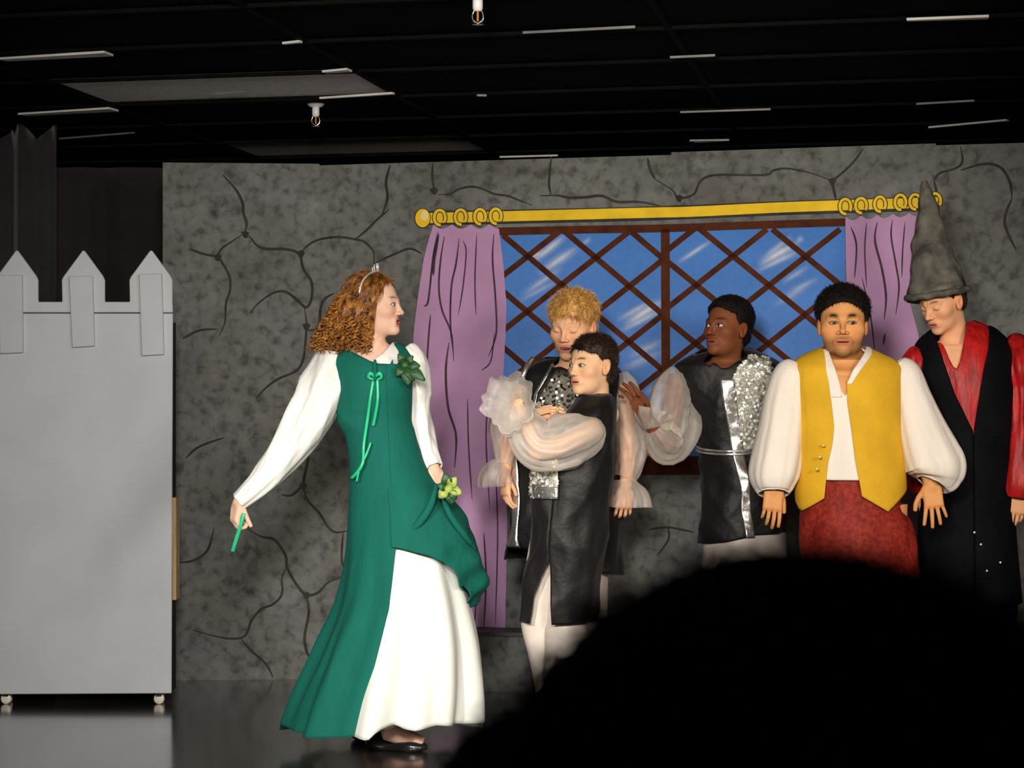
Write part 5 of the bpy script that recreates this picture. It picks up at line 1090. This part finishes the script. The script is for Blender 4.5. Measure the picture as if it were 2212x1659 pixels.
hf = lambda th, v: .05*np.sin(3*th+16*v)*np.clip(1.3-v, .4, 1)+.05*np.sin(42*v+2.2*np.sin(th+1))*np.clip(v*3, .2, 1)+.03*np.sin(7*th-11*v)
hat = wz.cloth('pointed_hat', tube([(2025, 640, ZY-.02, .106, .115), (2022, 622, ZY-.015, .104, .112), (2017, 585, ZY-.01, .090, .095), (2012, 545, ZY, .076, .08), (2009, 505, ZY+.01, .058), (2006, 465, ZY+.01, .043), (2002, 430, ZY+.01, .030), (1998, 404, ZY+.01, .018), (1996, 391, ZY+.01, .010)], 48, 90, hf), M_HAT, 0)
bt = []
for a in np.linspace(0, 2*np.pi, 33):
    c = P(2025, 634, ZY-.02); bt.append((c[0]+.112*math.cos(a), c[1]-.118*math.sin(a), c[2]+.018*math.cos(a)-.006*math.sin(a), .0115))
wz.cloth('hat_brim', tube(bt, 10, 100, lambda th, v: .18*np.sin(70*v)*np.sin(th), closed_world=True, cap=False), M_HAT, 0, parent=hat)
# ================================================================== SPECTATORS IN FRONT OF THE CAMERA
M_DKCLOTH = mat('dark_navy_wool', (.012, .012, .016), rough=.9, var=.2, bump=.2, bscale=80)
M_CHAIR = mat('dark_grey_plastic', (.03, .03, .033), rough=.5, var=.1, bump=.05)
M_STEEL = mat('dull_steel', (.25, .25, .26), rough=.4, metal=.9, var=.1, bump=0)
def spectator(label, hx, hz, Y, sc, bush, seed, yaw=180):
    """a seated person seen from behind: hx,hz head centre in metres"""
    s = Person.__new__(Person); s.Y = Y; s.b = MB(); s.root = thing('person', label, 'person', (hx, Y, 0))
    s.c = np.array([hx, Y, hz]); s.R = frame(yaw, -4, 0); s.sc = sc; s.o = dict(skin=(.35, .18, .10), brow=(.02, .01, .01))
    def head(p):
        q = (p-s.c)@s.R/sc; d = head_sdf(q, s.o)*sc; d = smin(d, caps(p, s.c+[0, -.01, -.06*sc], s.c+[0, -.02, -.22*sc], .052*sc, .06*sc), .03)
        return d
    V, f = sdf_mesh(head, s.c-[.13, .15, .27], s.c+[.13, .15, .16], .005); s.b.add(V, f, s.o['skin'])
    b = s.c*1; sh = hz-.25*sc
    def trunk(p):
        d = caps(p, (hx-.13*sc, Y-.02, sh-.03), (hx+.13*sc, Y-.02, sh-.03), .07*sc); d = smin(d, ell(p, (hx, Y-.02, sh-.25), (.17*sc, .12*sc, .28)), .06); d = smin(d, ell(p, (hx, Y, .52), (.17*sc, .14, .12)), .05)
        for k in (-1, 1):
            d = smin(d, caps(p, (hx+k*.09, Y+.02, .50), (hx+k*.10, Y+.40, .50), .075, .06), .04); d = smin(d, caps(p, (hx+k*.10, Y+.40, .50), (hx+k*.10, Y+.38, .10), .055, .042), .02)
            d = smin(d, caps(p, (hx+k*.19*sc, Y-.02, sh-.04), (hx+k*.22*sc, Y+.02, sh-.32), .048, .042), .04); d = smin(d, caps(p, (hx+k*.22*sc, Y+.02, sh-.32), (hx+k*.10, Y+.24, sh-.36), .040, .032), .03)
        return d
    lo = np.array([hx-.36, Y-.22, .05]); hi = np.array([hx+.36, Y+.52, hz]); V, f = sdf_mesh(trunk, lo, hi, .012); s.b.add(V, f, s.o['skin'])
    s.done()
    V, f = sdf_mesh(lambda p: np.maximum(trunk(p)-.012, -(p[:, 2]-.09)), lo-.03, hi+.03, .014); s.cloth('clothes', (V, f), M_DKCLOTH, 0)
    for k in (-1, 1):
        V, f = sdf_mesh(lambda p: smax(ell(p, (hx+k*.10, Y+.43, .035), (.048, .13, .05)), -p[:, 2], .004), np.array([hx+k*.10-.07, Y+.28, -.01]), np.array([hx+k*.10+.07, Y+.58, .10]), .008); obj('shoe', V, f, M_SHOE, s.root)
    def hair(p):
        q = (p-s.c)@s.R/sc; d = ell(q, (0, -.028, .036), (.088*bush, .108*bush, .092*bush)); d = smin(d, ell(q, (0, -.05, -.06), (.080*bush, .062*bush, .085*bush)), .04)
        d = smax(d, -np.maximum(-(q[:, 1]-.03), q[:, 2]-.055), .01); return (d+.005*sinoise(q, 60, seed))*sc
    V, f = sdf_mesh(hair, s.c-.2, s.c+.2, .006); mb = MB().add(V, f); g = np.random.default_rng(seed); i = g.integers(0, len(V), 3500); p = V[i]; e = 1e-3
    nr = np.stack([hair(p+np.eye(3)[j]*e)-hair(p-np.eye(3)[j]*e) for j in range(3)], 1); nr /= np.linalg.norm(nr, axis=1)[:, None]+1e-9
    dv = nr*.6+np.array([0, 0, -.5])+g.normal(size=p.shape)*.3; dv /= np.linalg.norm(dv, axis=1)[:, None]; mb_add_strands(mb, p, dv, np.tile([0, 0, -1.], (len(p), 1)), g.uniform(.01, .025, len(p)), .0009, g)
    obj('hair', np.concatenate(mb.V), mb.F, M_BLK, s.root)
    c = thing('audience_chair', 'dark stacking chair under the '+('bushy-haired' if bush > 1.22 else 'half hidden')+' spectator', 'chair', (hx, Y, 0))
    bevelled_box('seat', (hx, Y+.10, .385), (.21, .21, .016), M_CHAIR, c, .01)
    bevelled_box('backrest', (hx, Y-.185, .66), (.20, .012, .12), M_CHAIR, c, .01)
    for k in (-1, 1):
        obj('leg', *tube([(hx+k*.18, Y+.27, 0, .011), (hx+k*.18, Y+.25, .37, .011)], 10, 6, closed_world=True), M_STEEL, c)
        obj('leg', *tube([(hx+k*.18, Y-.14, 0, .011), (hx+k*.18, Y-.10, .37, .011)], 10, 6, closed_world=True), M_STEEL, c)
        obj('back_post', *tube([(hx+k*.18, Y-.10, .37, .010), (hx+k*.18, Y-.168, .77, .010)], 10, 6, closed_world=True), M_STEEL, c)
    return s
spectator('spectator with large bushy black hair seen from behind', .098, 1.0585, .68, 1.06, 1.24, 3)
spectator('spectator with dark hair half hidden behind the bushy-haired spectator', .032, .897, 1.45, .95, 1.2, 6)
